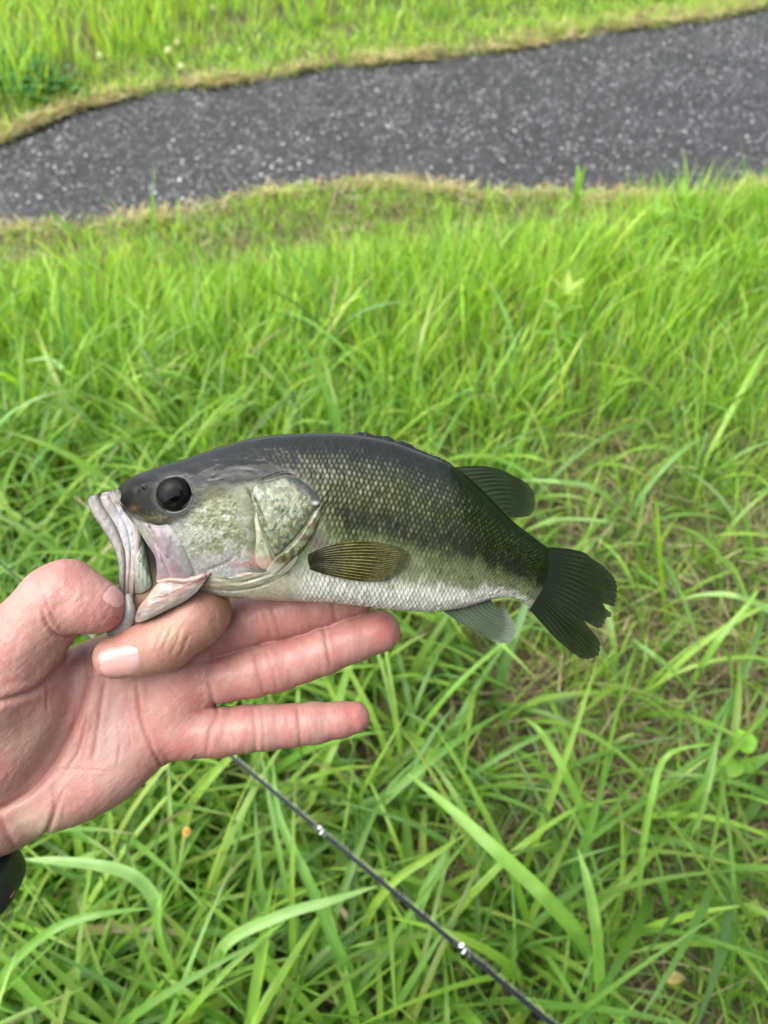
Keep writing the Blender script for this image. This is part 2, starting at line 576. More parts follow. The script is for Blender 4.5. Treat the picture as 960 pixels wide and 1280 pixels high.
# low undergrowth: short fine blades
x, y = scatter(22000, -2.6, 2.6, -.25, 3.2, lambda x, y: in_view(x, y) * (near_edge(x) - y > -.015) * (1 - .25 * bare(x, y)))
dd = near_edge(x) - y
V, F, c = tufts(x, y, (3, 5), .03, .03, .085, .002, .0042, 4, .5 + .7 * sstep(.5, 0, dd), .10 + 0 * 1, 1.0, droop=(.2, 1.6), lean=(.1, .9))
link('undergrowth', new_mesh('undergrowth', V, F, c), M_GRASS, label='short fine grass filling the ground between the long blades', cat='grass', kind='stuff')

# dead thatch lying between the tufts
x, y = scatter(75000, -2.4, 2.4, -.25, 3.2, lambda x, y: in_view(x, y) * (near_edge(x) - y > .0) * (.16 + .84 * bare(x, y)) * .55)
n = len(x)
V, F, k = blades(x, y, ground_h(x, y) + rng.uniform(.002, .03, n), rng.uniform(0, 6.28, n), rng.uniform(.05, .17, n), rng.uniform(.0015, .0038, n),
                 rng.uniform(1.2, 1.6, n), rng.uniform(-.3, .5, n), 4)
c = STRAW[rng.integers(0, 4, n)] * rng.uniform(.4, 1.15, n)[:, None]
link('dead_thatch', new_mesh('dead_thatch', V, F, np.repeat(c, 15, 0)), M_DRY, label='brown dead grass stems lying on the soil under the long grass', cat='dead grass', kind='stuff')

# ragged dry fringe along both edges of the path
parts_ = []
for E, sgn, nn in ((NEAR_S, -1, 9000), (FAR_S, 1, 22000)):
    i = rng.integers(0, len(E), nn)
    x = E[i, 0] + rng.normal(0, .012, nn)
    lump = noise2(E[i, 0] * 5, E[i, 0] * 0, 51)
    keep = rng.random(nn) < (.15 + .85 * sstep(.25, .6, lump))
    x = x[keep]; lump = lump[keep]; m = len(x)
    y0 = (near_edge(x) if sgn < 0 else far_edge(x)) + sgn * rng.uniform(-.03, 1.0, m) * np.where(sgn < 0, .08, .13 + .14 * sstep(.3, 1.2, x))
    az = rng.uniform(0, 6.28, m)
    V, F, k = blades(x, y0, np.maximum(ground_h(x, y0), .012) + rng.uniform(0, .022, m), az, rng.uniform(.03, .10, m), rng.uniform(.0018, .0038, m),
                     rng.uniform(.9, 1.6, m), rng.uniform(0, 1.2, m), 4)
    cc = STRAW[rng.integers(0, 4, m)] * rng.uniform(.9, 1.6, m)[:, None] * np.where(rng.random(m) < .80, 1.25, 0.0)[:, None] + 0
    cc = np.where(cc.sum(1, keepdims=True) > 0, cc, (STRAW[rng.integers(0, 4, m)] * np.array([.75, 1.15, .7])) * rng.uniform(.5, 1.2, m)[:, None])
    cc = cc * np.array([1, .98, .9])
    parts_.append((V, F, np.repeat(cc, 15, 0)))
V, F, c = join(parts_)
link('dry_grass_fringe', new_mesh('dry_grass_fringe', V, F, c), M_DRY, label='matted straw coloured fringe of dead grass along both path edges', cat='dead grass', kind='stuff')

# the far verge: a low strip next to the path, longer grass on the bank behind it
def far_keep(a, b):
    return lambda x, y: ((y - far_edge(x) > a) & (y - far_edge(x) < b) & (np.abs(x) < 1.2 + .62 * y)) * 1.0


x, y = scatter(27000, -3.6, 5.0, 2.2, 6.2, far_keep(.01, .75))
V1 = tufts(x, y, (3, 6), .04, .03, .09, .003, .006, 4, .75, .07, 1.0, droop=(.2, 1.6), lean=(.1, .9))
x, y = scatter(15000, -5.4, 6.0, 2.2, 8.4, far_keep(.25, 9))
hh = sstep(.2, .9, y - far_edge(x) + .5 * (noise2(x * 1.5, y * 1.5, 61) - .5)) * (.5 + .6 * noise2(x * 1.1, y * 1.1, 62))
V2 = tufts(x, y, (4, 7), .05, .12, .34, .005, .009, 5, .75 + .5 * noise2(x, y, 63), .04, np.clip(hh, .15, 1), droop=(.3, 1.7), lean=(.05, .45))
V, F, c = join([V1, V2])
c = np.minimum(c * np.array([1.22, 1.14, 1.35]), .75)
link('bank_grass', new_mesh('bank_grass', V, F, c), M_GRASS, label='bright uncut grass on the bank beyond the path', cat='grass', kind='stuff')
# ------------------------------------------------------------------ the hand: one continuous surface grown from a distance field
def smin(a, b, k):
    h = np.clip(.5 + .5 * (b - a) / k, 0, 1)
    return b * (1 - h) + a * h - k * h * (1 - h)


def rcone(P, a, b, ra, rb, flat=1.0):
    a = np.asarray(a, float); b = np.asarray(b, float)
    d = b - a; Q = P - a
    t = np.clip(Q @ d / (d @ d), 0, 1)
    R = Q - t[:, None] * d
    if flat != 1.0:
        R = R * np.array([1, 1, 1 / flat])
    return np.linalg.norm(R, axis=1) - (ra + (rb - ra) * t)


def ellip(P, c, r, ang=0.0):
    Q = P - np.asarray(c, float)
    if ang:
        ca, sa = math.cos(ang), math.sin(ang)
        Q = np.stack([Q[:, 0] * ca + Q[:, 1] * sa, -Q[:, 0] * sa + Q[:, 1] * ca, Q[:, 2]], 1)
    r = np.asarray(r, float)
    k0 = np.linalg.norm(Q / r, axis=1); k1 = np.linalg.norm(Q / (r * r), axis=1)
    return k0 * (k0 - 1) / np.maximum(k1, 1e-6)


def LP(x, y, z, r=None):
    p = L(x, y, z)
    return p


def rs(r, z):
    return r * (1 - z * S / HOLD)


def chain(P, pts, k=5, flat=1.0):
    """pts: (x, y, z, r) measured; a tapering jointed finger"""
    d = None
    for (x0, y0, z0, r0), (x1, y1, z1, r1) in zip(pts[:-1], pts[1:]):
        e = rcone(P, L(x0, y0, z0), L(x1, y1, z1), rs(r0, z0), rs(r1, z1), flat)
        d = e if d is None else smin(d, e, k)
    return d


FINGERS = {
    'index': [(232, 798, -74, 34), (251, 764, -10, 36), (245, 773, 0, 35.5), (206, 803, 8, 35), (180, 811, 4, 32), (145, 821, -1, 27.5)],
    'middle': [(255, 795, -78, 36), (300, 779, -72, 32), (340, 770, -66, 30.5), (372, 762, -64, 31), (405, 754, -62, 29), (442, 744, -60, 27)],
    'ring': [(250, 850, -74, 34), (285, 846, -68, 30), (318, 840, -62, 30.5), (345, 833, -60, 31), (378, 824, -58, 28.5), (405, 814, -57, 29), (440, 800, -56, 27.5), (474, 789, -56, 26.5)],
    'pinky': [(235, 916, -70, 33), (275, 915, -64, 30), (310, 911, -58, 28.5), (335, 909, -56, 27.5), (365, 907, -55, 26), (392, 904, -54, 25.5), (425, 900, -54, 22), (442, 897, -54, 20)],
    'thumb': [(-45, 950, -45, 62), (-5, 862, -12, 58), (30, 800, 4, 50), (70, 752, 16, 45), (84, 744, 18, 43.5), (108, 754, 22, 37), (124, 759, 22, 32)],
}


def hand_sdf(P):
    pal = rcone(P, L(-60, 1010, -85), L(210, 905, -82), 62, 48)
    pal = smin(pal, rcone(P, L(-60, 985, -85), L(222, 862, -84), 62, 40), 22)
    pal = smin(pal, rcone(P, L(-60, 960, -85), L(228, 828, -84), 62, 38), 22)
    pal = smin(pal, rcone(P, L(-80, 950, -85), L(232, 812, -84), 62, 36), 22)
    pal = smin(pal, ellip(P, L(95, 985, -62), (112, 46, 46), math.radians(23)), 18)      # hypothenar pad
    pal = smin(pal, ellip(P, L(222, 875, -66), (42, 62, 32), math.radians(-10)), 14)       # pads below the fingers
    pal = smin(pal, ellip(P, L(238, 838, -60), (30, 32, 28)), 14)
    pal = smin(pal, rcone(P, L(0, 1000, -80), L(-95, 1035, -88), 70, 76), 20)           # wrist
    pal = smin(pal, rcone(P, L(-95, 1035, -88), ELBOW, 74, 124), 20)                       # forearm
    the = ellip(P, L(8, 905, -30), (118, 66, 50), math.radians(62))                         # ball of the thumb
    pal = smin(pal, the, 14)
    pal = smin(pal, rcone(P, L(60, 860, -72), L(180, 812, -76), 40, 40), 18)              # web between thumb and index
    th = chain(P, FINGERS['thumb'], 8)
    F = None
    for nme in ('middle', 'ring', 'pinky'):
        d = chain(P, FINGERS[nme], 6)
        F = d if F is None else smin(F, d, 3)
    H = smin(pal, F, 12)
    H = smin(H, th, 14)
    ix = chain(P, FINGERS['index'], 7)
    H = smin(H, ix, 4)
    return H


CREASES = [  # polyline, half width, depth
    ([(132, 850), (127, 875), (124, 900), (120, 925), (116, 950)], 2.4, 2.0),
    ([(104, 815), (112, 845), (104, 880), (92, 910), (74, 945), (58, 968), (34, 992), (0, 1012), (-30, 1020)], 4.0, 3.6),
    ([(170, 850), (174, 880), (178, 905), (190, 935), (200, 955), (208, 976)], 2.2, 2.2),
    ([(94, 798), (84, 820), (76, 828), (66, 842), (50, 858), (32, 868), (0, 877), (-20, 878)], 3.6, 4.5),
    ([(52, 760), (60, 782), (74, 795), (92, 797)], 2.0, 2.2), ([(56, 745), (63, 765), (72, 778)], 1.6, 1.2),
    ([(78, 826), (70, 836), (60, 848), (58, 870), (60, 890)], 1.8, 1.2),
    ([(96, 875), (92, 905), (86, 930)], 1.6, .9), ([(60, 960), (100, 962), (140, 964)], 1.3, .7),
    ([(36, 1068), (58, 1040), (68, 1010), (66, 985)], 3, 1.8), ([(0, 1020), (10, 1045), (20, 1062)], 4, 2.2),
    ([(318, 815), (324, 840), (330, 868)], 2.4, 1.4), ([(332, 812), (340, 835), (347, 862)], 2.2, 1.2),
    ([(404, 783), (408, 805), (414, 836)], 2.2, 1.8),
    ([(266, 820), (262, 845), (266, 876), (272, 890), (262, 915), (258, 945)], 2.6, 2.0),
    ([(316, 884), (319, 910), (320, 945)], 2.0, 1.2), ([(326, 884), (330, 910), (330, 940)], 1.6, .8),
    ([(372, 884), (374, 905), (376, 935)], 2.0, 1.6), ([(379, 884), (380, 905), (381, 932)], 1.4, .8),
    ([(327, 758), (334, 778), (340, 800)], 2.4, 1.4), ([(338, 755), (345, 775), (350, 795)], 2.0, 1.0),
    ([(414, 750), (418, 765), (420, 780)], 2.2, 1.2),
    ([(236, 792), (231, 808), (224, 820)], 1.8, 1.0), ([(226, 784), (221, 802), (213, 818)], 1.6, .9), ([(216, 780), (210, 796), (203, 812)], 1.5, .8), ([(206, 782), (200, 796), (195, 808)], 1.4, .6),
    ([(246, 945), (240, 952), (234, 960)], 2, 1.2), ([(300, 800), (296, 818), (300, 835)], 1.4, .5), ([(110, 880), (106, 910), (98, 940), (84, 962)], 1.6, 1.0),
    ([(146, 900), (150, 930), (146, 960)], 1.6, .7), ([(80, 985), (70, 1010), (62, 1035), (50, 1052)], 2.4, 1.5), ([(210, 858), (224, 872), (240, 880)], 1.4, .6), ([(150, 880), (160, 905), (164, 940)], 1.3, .6),
    ([(0, 826), (26, 846), (44, 854)], 1.6, .7), ([(254, 768), (266, 776), (278, 778)], 2.0, .7),
]


def surface_net(fn, lo, hi, h, coarse=4):
    lo = np.asarray(lo, float)
    n = (np.ceil((np.asarray(hi) - lo) / (h * coarse)).astype(int) + 1)
    g = [lo[i] + np.arange(n[i] + 1) * h * coarse for i in range(3)]
    Gc = np.stack(np.meshgrid(*g, indexing='ij'), -1)
    Fc = np.concatenate([fn(q) for q in np.array_split(Gc.reshape(-1, 3), 8)]).reshape(Gc.shape[:3])
    nf = n * coarse + 1
    Fi = np.repeat(np.repeat(np.repeat(np.sign(Fc[:-1, :-1, :-1]) * 99, coarse, 0), coarse, 1), coarse, 2)
    Fi = np.pad(Fi, ((0, 1), (0, 1), (0, 1)), mode='edge').astype(np.float32)
    lim = h * coarse * 1.9
    near = (np.abs(Fc) < lim)
    cell = near[:-1, :-1, :-1].copy()
    for a in (0, 1):
        for b_ in (0, 1):
            for c_ in (0, 1):
                cell |= near[a:a + cell.shape[0], b_:b_ + cell.shape[1], c_:c_ + cell.shape[2]]
    ci = np.argwhere(cell)
    o = np.stack(np.meshgrid(*[np.arange(coarse + 1)] * 3, indexing='ij'), -1).reshape(-1, 3)
    idx = (ci[:, None] * coarse + o[None]).reshape(-1, 3)
    flat = np.unique(np.ravel_multi_index(idx.T, Fi.shape))
    I = np.stack(np.unravel_index(flat, Fi.shape), -1)
    P = lo + I * h
    val = np.concatenate([fn(q) for q in np.array_split(P, max(1, len(P) // 300000))])
    Fi.reshape(-1)[flat] = val
    inn = Fi < 0
    s0 = inn[:-1, :-1, :-1].astype(np.int8)
    cnt = sum(inn[a:inn.shape[0] - 1 + a, b_:inn.shape[1] - 1 + b_, c_:inn.shape[2] - 1 + c_].astype(np.int8) for a in (0, 1) for b_ in (0, 1) for c_ in (0, 1))
    act = (cnt > 0) & (cnt < 8)
    vid = -np.ones(act.shape, np.int64)
    A = np.argwhere(act); vid[act] = np.arange(len(A))
    V = lo + (A + .5) * h
    for _ in range(4):                      # pull every vertex onto the true surface
        f, gr = grad(fn, V)
        V = V - np.clip(f, -h, h)[:, None] * gr
    quads = []
    for ax in range(3):
        b1, b2 = (ax + 1) % 3, (ax + 2) % 3
        sl0 = [slice(None)] * 3; sl1 = [slice(None)] * 3
        sl0[ax] = slice(0, -1); sl1[ax] = slice(1, None)
        x0, x1 = inn[tuple(sl0)], inn[tuple(sl1)]
        E = np.argwhere(x0 != x1)
        E = E[(E[:, b1] > 0) & (E[:, b2] > 0)]
        E = E[(E[:, b1] < act.shape[b1]) & (E[:, b2] < act.shape[b2]) & (E[:, ax] < act.shape[ax])]
        q = []
        for d1, d2 in ((-1, -1), (0, -1), (0, 0), (-1, 0)):
            e = E.copy(); e[:, b1] += d1; e[:, b2] += d2
            q.append(vid[e[:, 0], e[:, 1], e[:, 2]])
        q = np.stack(q, 1)
        flip = ~x0[E[:, 0], E[:, 1], E[:, 2]]
        q[flip] = q[flip][:, ::-1]
        quads.append(q[(q >= 0).all(1)])
    return V, np.vstack(quads)


def grad(fn, V, e=.6):
    k = np.array([[1, -1, -1], [-1, -1, 1], [-1, 1, -1], [1, 1, 1]], float)
    fs = [fn(V + e * kk) for kk in k]
    g = sum(f[:, None] * kk for f, kk in zip(fs, k))
    g /= np.linalg.norm(g, axis=1)[:, None] + 1e-9
    return sum(fs) / 4, g


ELBOW = np.array([-906.0, -420, 420])
lo_, hi_ = L(-200, 1180, 0), L(520, 660, 0)
HV, HF = surface_net(hand_sdf, (lo_[0] - 25, lo_[1], -215), (hi_[0] + 5, hi_[1], 150), 2.0)
_, HN = grad(hand_sdf, HV)
hx, hy = proj(HV)
front = sstep(-.15, .35, HN[:, 2])
disp = np.zeros(len(HV)); redl = np.zeros(len(HV))
for pl, w, dp in CREASES:
    sp = spline(pl, 24)
    d, par = line_dist(hx, hy, sp)
    end = np.clip(np.minimum(par, 1 - par) / .12, 0, 1)
    gss = np.exp(-(d / w) ** 2) * (.35 + .65 * end)
    disp -= dp * gss * .85
    disp += dp * .28 * np.exp(-((d - 2.6 * w) / (1.6 * w)) ** 2) * end
    redl = np.maximum(redl, gss * min(1, dp / 2.4))
und = fbm2(hx / 26, hy / 26, 71, 3) - .5
disp += und * 2.2 + (noise2(hx / 5, hy / 9, 73) - .5) * .6
# fine wrinkles run across the fingers and along the palm
disp += .5 * (noise2(hx / 2.2, hy / 14, 75) - .5) * sstep(265, 275, hx)
disp += .55 * (noise2((hx + hy) / 2.6, (hx - hy) / 16, 76) - .5) * sstep(275, 262, hx)
HV2 = HV + HN * (disp * front)[:, None]

skin = np.array([.475, .215, .178])
blush = np.array([.47, .135, .115])
pale = np.array([.50, .29, .22])
tan = np.array([.330, .160, .098])
c = np.tile(skin, (len(HV), 1))
bl = sstep(.40, .68, fbm2(hx / 30, hy / 30, 81, 4)) * .42
for (x0, y0, r_, a_) in ((150, 775, 26, .9), (125, 770, 30, .5), (245, 870, 30, .5), (265, 850, 34, .5), (300, 890, 22, .55), (450, 893, 26, 1.0), (486, 783, 28, 1.0), (215, 935, 34, .7), (150, 790, 14, .8), (330, 840, 30, .35),
                         (100, 1010, 50, .35), (60, 945, 60, .25), (88, 715, 26, .35), (370, 800, 60, .25), (380, 765, 60, .35), (420, 905, 30, .3), (285, 770, 40, .35), (190, 900, 60, .3), (225, 850, 40, .3)):
    bl = np.maximum(bl, a_ * np.exp(-((hx - x0) ** 2 + (hy - y0) ** 2) / r_ ** 2))
c = mixc(c, blush, np.clip(bl, 0, 1))
pl_ = sstep(.5, .75, fbm2(hx / 11, hy / 15, 91, 3)) * .35
for (x0, y0, r_, a_) in ((40, 1035, 34, .5), (155, 950, 36, .35), (140, 985, 40, .35), (20, 760, 50, .3), (290, 905, 14, .3), (205, 893, 20, .3)):
    pl_ = np.maximum(pl_, a_ * np.exp(-((hx - x0) ** 2 + (hy - y0) ** 2) / r_ ** 2))
c = mixc(c, pale, np.clip(pl_, 0, 1))
c = mixc(c, np.array([.40, .245, .185]), np.exp(-((hx - 40) ** 2 / 46 ** 2 + (hy - 925) ** 2 / 40 ** 2)) * .55)
c = mixc(c, np.array([.53, .36, .32]), np.exp(-((hx - 138) ** 2 / 22 ** 2 + (hy - 915) ** 2 / 46 ** 2)) * .45)
c = mixc(c, np.array([.55, .40, .27]), np.exp(-((hx - 55) ** 2 / 40 ** 2 + (hy - 1030) ** 2 / 22 ** 2)) * .5)
# the back of the index finger and the back of the hand are tanned
idx_d = chain(HV, FINGERS['index'], 6)
isidx = np.clip(1 - np.maximum(idx_d, 0) / 3, 0, 1) * sstep(100, 118, hx)
tipk = sstep(185, 130, hx)
tanw = isidx * (HN[:, 2] > -.3) * (1 - .55 * tipk) * np.clip(.75 + .5 * (fbm2(hx / 18, hy / 18, 95) - .5), 0, 1)
c = mixc(c, tan * 1.15, tanw * .85)
c = mixc(c, pale * np.array([1.1, 1.08, .9]), isidx * np.exp(-((hx - 213) ** 2 + (hy - 796) ** 2) / 15 ** 2) * .75)  # highlight on the bent knuckle, painted into the skin colour
c = mixc(c, tan * np.array([.75, .7, .62]), isidx * np.exp(-((hx - 272) ** 2 / 22 ** 2 + (hy - 752) ** 2 / 22 ** 2)) * .6)
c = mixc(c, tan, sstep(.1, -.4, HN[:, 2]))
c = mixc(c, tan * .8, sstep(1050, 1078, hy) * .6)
c = mixc(c, np.array([.36, .115, .090]), redl * .5)
# whitish peeling skin on the pad below the ring finger, a red nick, two dark specks on the thumb
pk = np.exp(-((hx - 252) ** 2 / 12 ** 2 + (hy - 853) ** 2 / 13 ** 2)) * sstep(.52, .68, noise2(hx / 2.4, hy / 2.4, 97))
c = mixc(c, np.array([.60, .40, .32]), pk * .6); HV2 = HV2 + HN * (pk * .8)[:, None]
c = mixc(c, np.array([.45, .07, .06]), np.exp(-((hx - 249) ** 2 / 7 ** 2 + (hy - 890) ** 2 / 3.5 ** 2)) * .7)
for (x0, y0) in ((118, 771), (146.5, 772.5), (131, 772)):
    c = mixc(c, np.array([.10, .03, .02]), np.exp(-((hx - x0) ** 2 + (hy - y0) ** 2) / (1.5 if x0 > 140 else 1.1) ** 2) * .8)
c = c * np.array([.82, .95, 1.0]) * (1 + .10 * (noise2(hx / 3, hy / 3, 99) - .5))[:, None]
HAND_O = (60, 950, -80)
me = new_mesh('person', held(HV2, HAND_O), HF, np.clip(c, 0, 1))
M_SKIN, nt, b = material('skin')
ac = attr_col(nt); nt.links.new(ac.outputs['Color'], b.inputs['Base Color'])
b.inputs['Roughness'].default_value = .46
b.inputs['Specular IOR Level'].default_value = .30
b.inputs['Subsurface Weight'].default_value = .22
b.inputs['Coat Weight'].default_value = .12; b.inputs['Coat Roughness'].default_value = .22
b.inputs['Subsurface Radius'].default_value = (1.0, .35, .2)
b.inputs['Subsurface Scale'].default_value = .004
add_bump(nt, b, 1500.0, .00018, 'VORONOI', .6)
person = link('person', me, M_SKIN, label='person holding the fish out in the left hand, thumb and index finger on its jaw', cat='person', matrix=frame_at(*HAND_O))


def nail(cx, cy, ang, lx, ly, name_label, z_start=70, curv=2.4):
    """a nail plate laid on the fingertip"""
    nu, nv = 34, 34
    u = np.linspace(-1, 1, nu); v = np.linspace(-1, 1, nv)
    U, Vv = np.meshgrid(u, v, indexing='ij')
    # square -> superellipse
    k = (np.abs(U) ** 2.7 + np.abs(Vv) ** 2.7) ** (1 / 2.7)
    m = np.maximum(np.abs(U), np.abs(Vv)) / np.maximum(k, 1e-6)
    U2, V2_ = U * m, Vv * m
    x = cx + (U2 * lx * math.cos(ang) - V2_ * ly * math.sin(ang))
    y = cy + (U2 * lx * math.sin(ang) + V2_ * ly * math.cos(ang))
    z = np.full(x.shape, float(z_start))
    for _ in range(40):
        P = L(x, y, z).reshape(-1, 3)
        z = z - np.clip(hand_sdf(P).reshape(x.shape), -4, 6) * .9
    r = np.maximum(np.abs(U), np.abs(Vv))
    P = L(x, y, z).reshape(-1, 3)
    _, N = grad(hand_sdf, P)
    lift = (1.5 * (1 - r ** 5) - .8).reshape(-1)
    P = P + N * lift[:, None]
    tipz = sstep(.72, .92, -U.reshape(-1) if name_label == 'index' else U.reshape(-1))
    col = np.tile([.54, .30, .28], (len(P), 1))
    lun = sstep(.55, .95, (U if name_label == 'index' else -U).reshape(-1)) * .5
    col = mixc(col, [.42, .285, .31], lun)
    col = mixc(col, [.56, .36, .31], sstep(.85, 1.0, r.reshape(-1)) * .6)
    col = mixc(col, [.58, .40, .36], tipz * .5)
    me = new_mesh('fingernail', held(P, HAND_O), grid_faces(nu, nv)[:, ::-1], col)
    return me


M_NAIL, nt, b = material('fingernail')
ac = attr_col(nt); nt.links.new(ac.outputs['Color'], b.inputs['Base Color'])
b.inputs['Roughness'].default_value = .22; b.inputs['Subsurface Weight'].default_value = .2
b.inputs['Subsurface Scale'].default_value = .002; b.inputs['Coat Weight'].default_value = .3
link('fingernail', nail(142, 744.5, math.radians(30), 16, 14, 'thumb'), M_NAIL, person, label='thumbnail')
link('fingernail', nail(147, 827, math.radians(-5), 29.5, 19.5, 'index'), M_NAIL, person, label='nail of the bent index finger')
# ------------------------------------------------------------------ the rest of the person, standing behind the lens (it mirrors in the wet fish)
def loc2world(p):
    return np.array(PLANE_M @ Vector(tuple(np.asarray(p) * S)))


W_WR = loc2world(L(-95, 1035, -88)); W_EL = np.array([-.30, .00, .99]); W_SH = np.array([-.19, -.22, 1.30])
R_SH, R_EL, R_WR = np.array([.19, -.24, 1.29]), np.array([.27, -.30, 1.01]), np.array([.27, -.19, .79])


def bare_sdf(P):
    d = smin(rcone(P, W_WR, W_EL, .023, .041), rcone(P, W_EL, W_SH, .041, .05), .02)
    r = smin(rcone(P, R_SH, R_EL, .05, .040), rcone(P, R_EL, R_WR, .040, .026), .02)
    pm = R_WR + np.array([0, .035, -.07])
    r = smin(r, rcone(P, R_WR, pm, .028, .032), .02)
    for k, (fx, ln) in enumerate(((-.03, .075), (-.010, .085), (.012, .08), (.032, .062))):
        a = pm + np.array([0, fx * .8 + .01, -.02]); m_ = a + np.array([-.008, .006, -ln * .55]); e = m_ + np.array([-.018, .0, -ln * .45])
        r = smin(r, smin(rcone(P, a, m_, .0105, .0095), rcone(P, m_, e, .0095, .008), .004), .006)
    r = smin(r, rcone(P, R_WR + [0, .03, -.03], R_WR + [-.035, .075, -.085], .014, .010), .01)
    H = np.array([.0, -.17, 1.50])
    h = ellip(P, H, (.077, .094, .112)); h = smin(h, ellip(P, H + [0, .035, -.065], (.052, .05, .05)), .03)
    h = smin(h, rcone(P, H + [0, .088, .01], H + [0, .110, -.022], .010, .015), .012)
    for sx in (-1, 1): h = smin(h, ellip(P, H + [sx * .078, -.005, -.01], (.010, .02, .032)), .008)
    h = np.maximum(h, -(np.linalg.norm(P - (H + [.03, .10, .015]), axis=1) - .014)); h = np.maximum(h, -(np.linalg.norm(P - (H + [-.03, .10, .015]), axis=1) - .014))
    h = smin(h, rcone(P, H + [0, -.03, -.06], [0, -.26, 1.31], .056, .062), .03)
    return np.minimum(np.minimum(d, r), h)


def shirt_sdf(P):
    t = rcone(P, [0, -.30, 1.20], [0, -.36, .95], .125, .125, 1.0)
    t = smin(t, rcone(P, [-.15, -.25, 1.28], [.15, -.25, 1.28], .075, .075), .09)
    t = smin(t, rcone(P, [-.07, -.30, 1.1], [.07, -.30, 1.1], .13, .13), .06)
    for a, b in ((W_SH, W_EL), (R_SH, R_EL)):
        t = smin(t, rcone(P, a, a + (b - a) * .62, .068, .058), .04)
    return t


def trouser_sdf(P):
    t = rcone(P, [-.07, -.37, .90], [.07, -.37, .90], .13, .13)
    for sx in (-1, 1):
        t = smin(t, smin(rcone(P, [sx * .09, -.37, .85], [sx * .11, -.30, .48], .095, .065), rcone(P, [sx * .11, -.30, .48], [sx * .12, -.36, .09], .065, .05), .03), .03)
    return t


def shoe_sdf(P, sx):
    return smin(rcone(P, [sx * .12, -.38, .05], [sx * .13, -.18, .035], .05, .04), rcone(P, [sx * .12, -.38, .05], [sx * .12, -.36, .12], .05, .05), .02)


def hair_sdf(P):
    H = np.array([.0, -.17, 1.50])
    return np.maximum(ellip(P, H + [0, -.008, .012], (.084, .100, .114)), (P[:, 1] - H[1]) * .75 - (P[:, 2] - H[2]) * .9 + .015 - .03)


def wnet(fn, lo, hi, h):
    V, F = surface_net(fn, lo, hi, h, 4)
    return V, F


_g = grad
def grad_m(fn, V, e=.0015): return _g(fn, V, e)
grad = grad_m
bV, bF = surface_net(bare_sdf, (-.42, -.42, .5), (.40, .20, 1.68), .0075)
M3 = np.array(PLANE_M.to_3x3())
loc = (bV - PLANE_C) @ M3 - L(*HAND_O) * S
m0 = person.data
v0 = np.empty(len(m0.vertices) * 3, np.float32); m0.vertices.foreach_get('co', v0)
c0_ = np.clip(c, 0, 1)
allV = np.vstack([v0.reshape(-1, 3), loc]); allF = np.vstack([HF, bF + len(HV2)])
allC = np.vstack([c0_, np.tile(tan, (len(bV), 1))])
person.data = new_mesh('person', allV, allF, allC); person.data.materials.append(M_SKIN)
for nm_, fn, lo, hi, colr, ro in (('shirt', shirt_sdf, (-.42, -.55, .75), (.42, .05, 1.48), (.022, .028, .040), .9), ('trousers', trouser_sdf, (-.35, -.6, 0), (.35, -.05, 1.1), (.035, .033, .030), .9),
                                  ('hair', hair_sdf, (-.12, -.32, 1.36), (.12, .0, 1.66), (.012, .010, .008), .5)):
    V, F = surface_net(fn, lo, hi, .010)
    mm, nt, b = material(nm_ + '_cloth'); b.inputs['Base Color'].default_value = (*colr, 1); b.inputs['Roughness'].default_value = ro
    add_bump(nt, b, 60.0, .004, 'NOISE', .5)
    link(nm_, new_mesh(nm_, (V - PLANE_C) @ M3 - L(*HAND_O) * S, F), mm, person)
mm, nt, b = material('shoe_leather'); b.inputs['Base Color'].default_value = (.04, .04, .045, 1)
for sx in (-1, 1):
    V, F = surface_net(lambda P: shoe_sdf(P, sx), (sx * .12 - .09, -.48, -.03), (sx * .12 + .09, -.10, .2), .010)
    link('shoe', new_mesh('shoe', (V - PLANE_C) @ M3 - L(*HAND_O) * S, F), mm, person)
grad = _g
# ------------------------------------------------------------------ the fish
STN = [  # top x, y, bottom x, y, half thickness
    (143, 617, 163, 650, 5), (152, 606, 166, 653, 11), (169, 594, 174, 662, 19), (200, 583, 200, 700, 31), (236, 572, 235, 731, 41), (271, 560, 270, 743, 48), (310, 549, 305, 748, 53),
    (350, 543, 345, 750.5, 56), (400, 541, 390, 751.5, 56), (440, 543, 430, 754, 54), (490, 552, 478, 759.5, 49), (530, 567, 515, 763, 43),
    (565, 582, 548, 763, 37), (600, 610, 580, 758, 30), (635, 646, 612, 749, 23), (660, 666, 638, 747, 17), (684, 684, 659, 757, 7.5), (694, 689, 668, 761, 3.6), (700, 694, 675, 762, 1.6), (703, 700, 684, 756, .4)]
NU, NVF, NVB = 760, 270, 60
st = spline(STN, 600)
mid_ = (st[:, :2] + st[:, 2:4]) / 2
sl = np.r_[0, np.cumsum(np.linalg.norm(np.diff(mid_, axis=0), axis=1))]
ul = np.linspace(0, sl[-1], NU)
st = np.stack([np.interp(ul, sl, st[:, k]) for k in range(5)], 1)
af = np.linspace(0, math.pi, NVF); ab = np.linspace(math.pi, 2 * math.pi, NVB)[1:-1]
A = np.r_[af, ab]
v_ = (1 - np.cos(A)) / 2
prof = np.sign(np.sin(A)) * np.abs(np.sin(A)) ** .80
# fullest a little above the belly, narrower along the back
shape = 1 - .28 * np.exp(-(v_ / .18) ** 2)
T_, B_ = st[:, None, 0:2], st[:, None, 2:4]
XY = T_ * (1 - v_)[None, :, None] + B_ * v_[None, :, None]
Zb = st[:, 4][:, None] * (prof * shape)[None, :]
U_ = np.repeat(ul[:, None], len(A), 1)
V_ = np.repeat(v_[None, :], NU, 0)
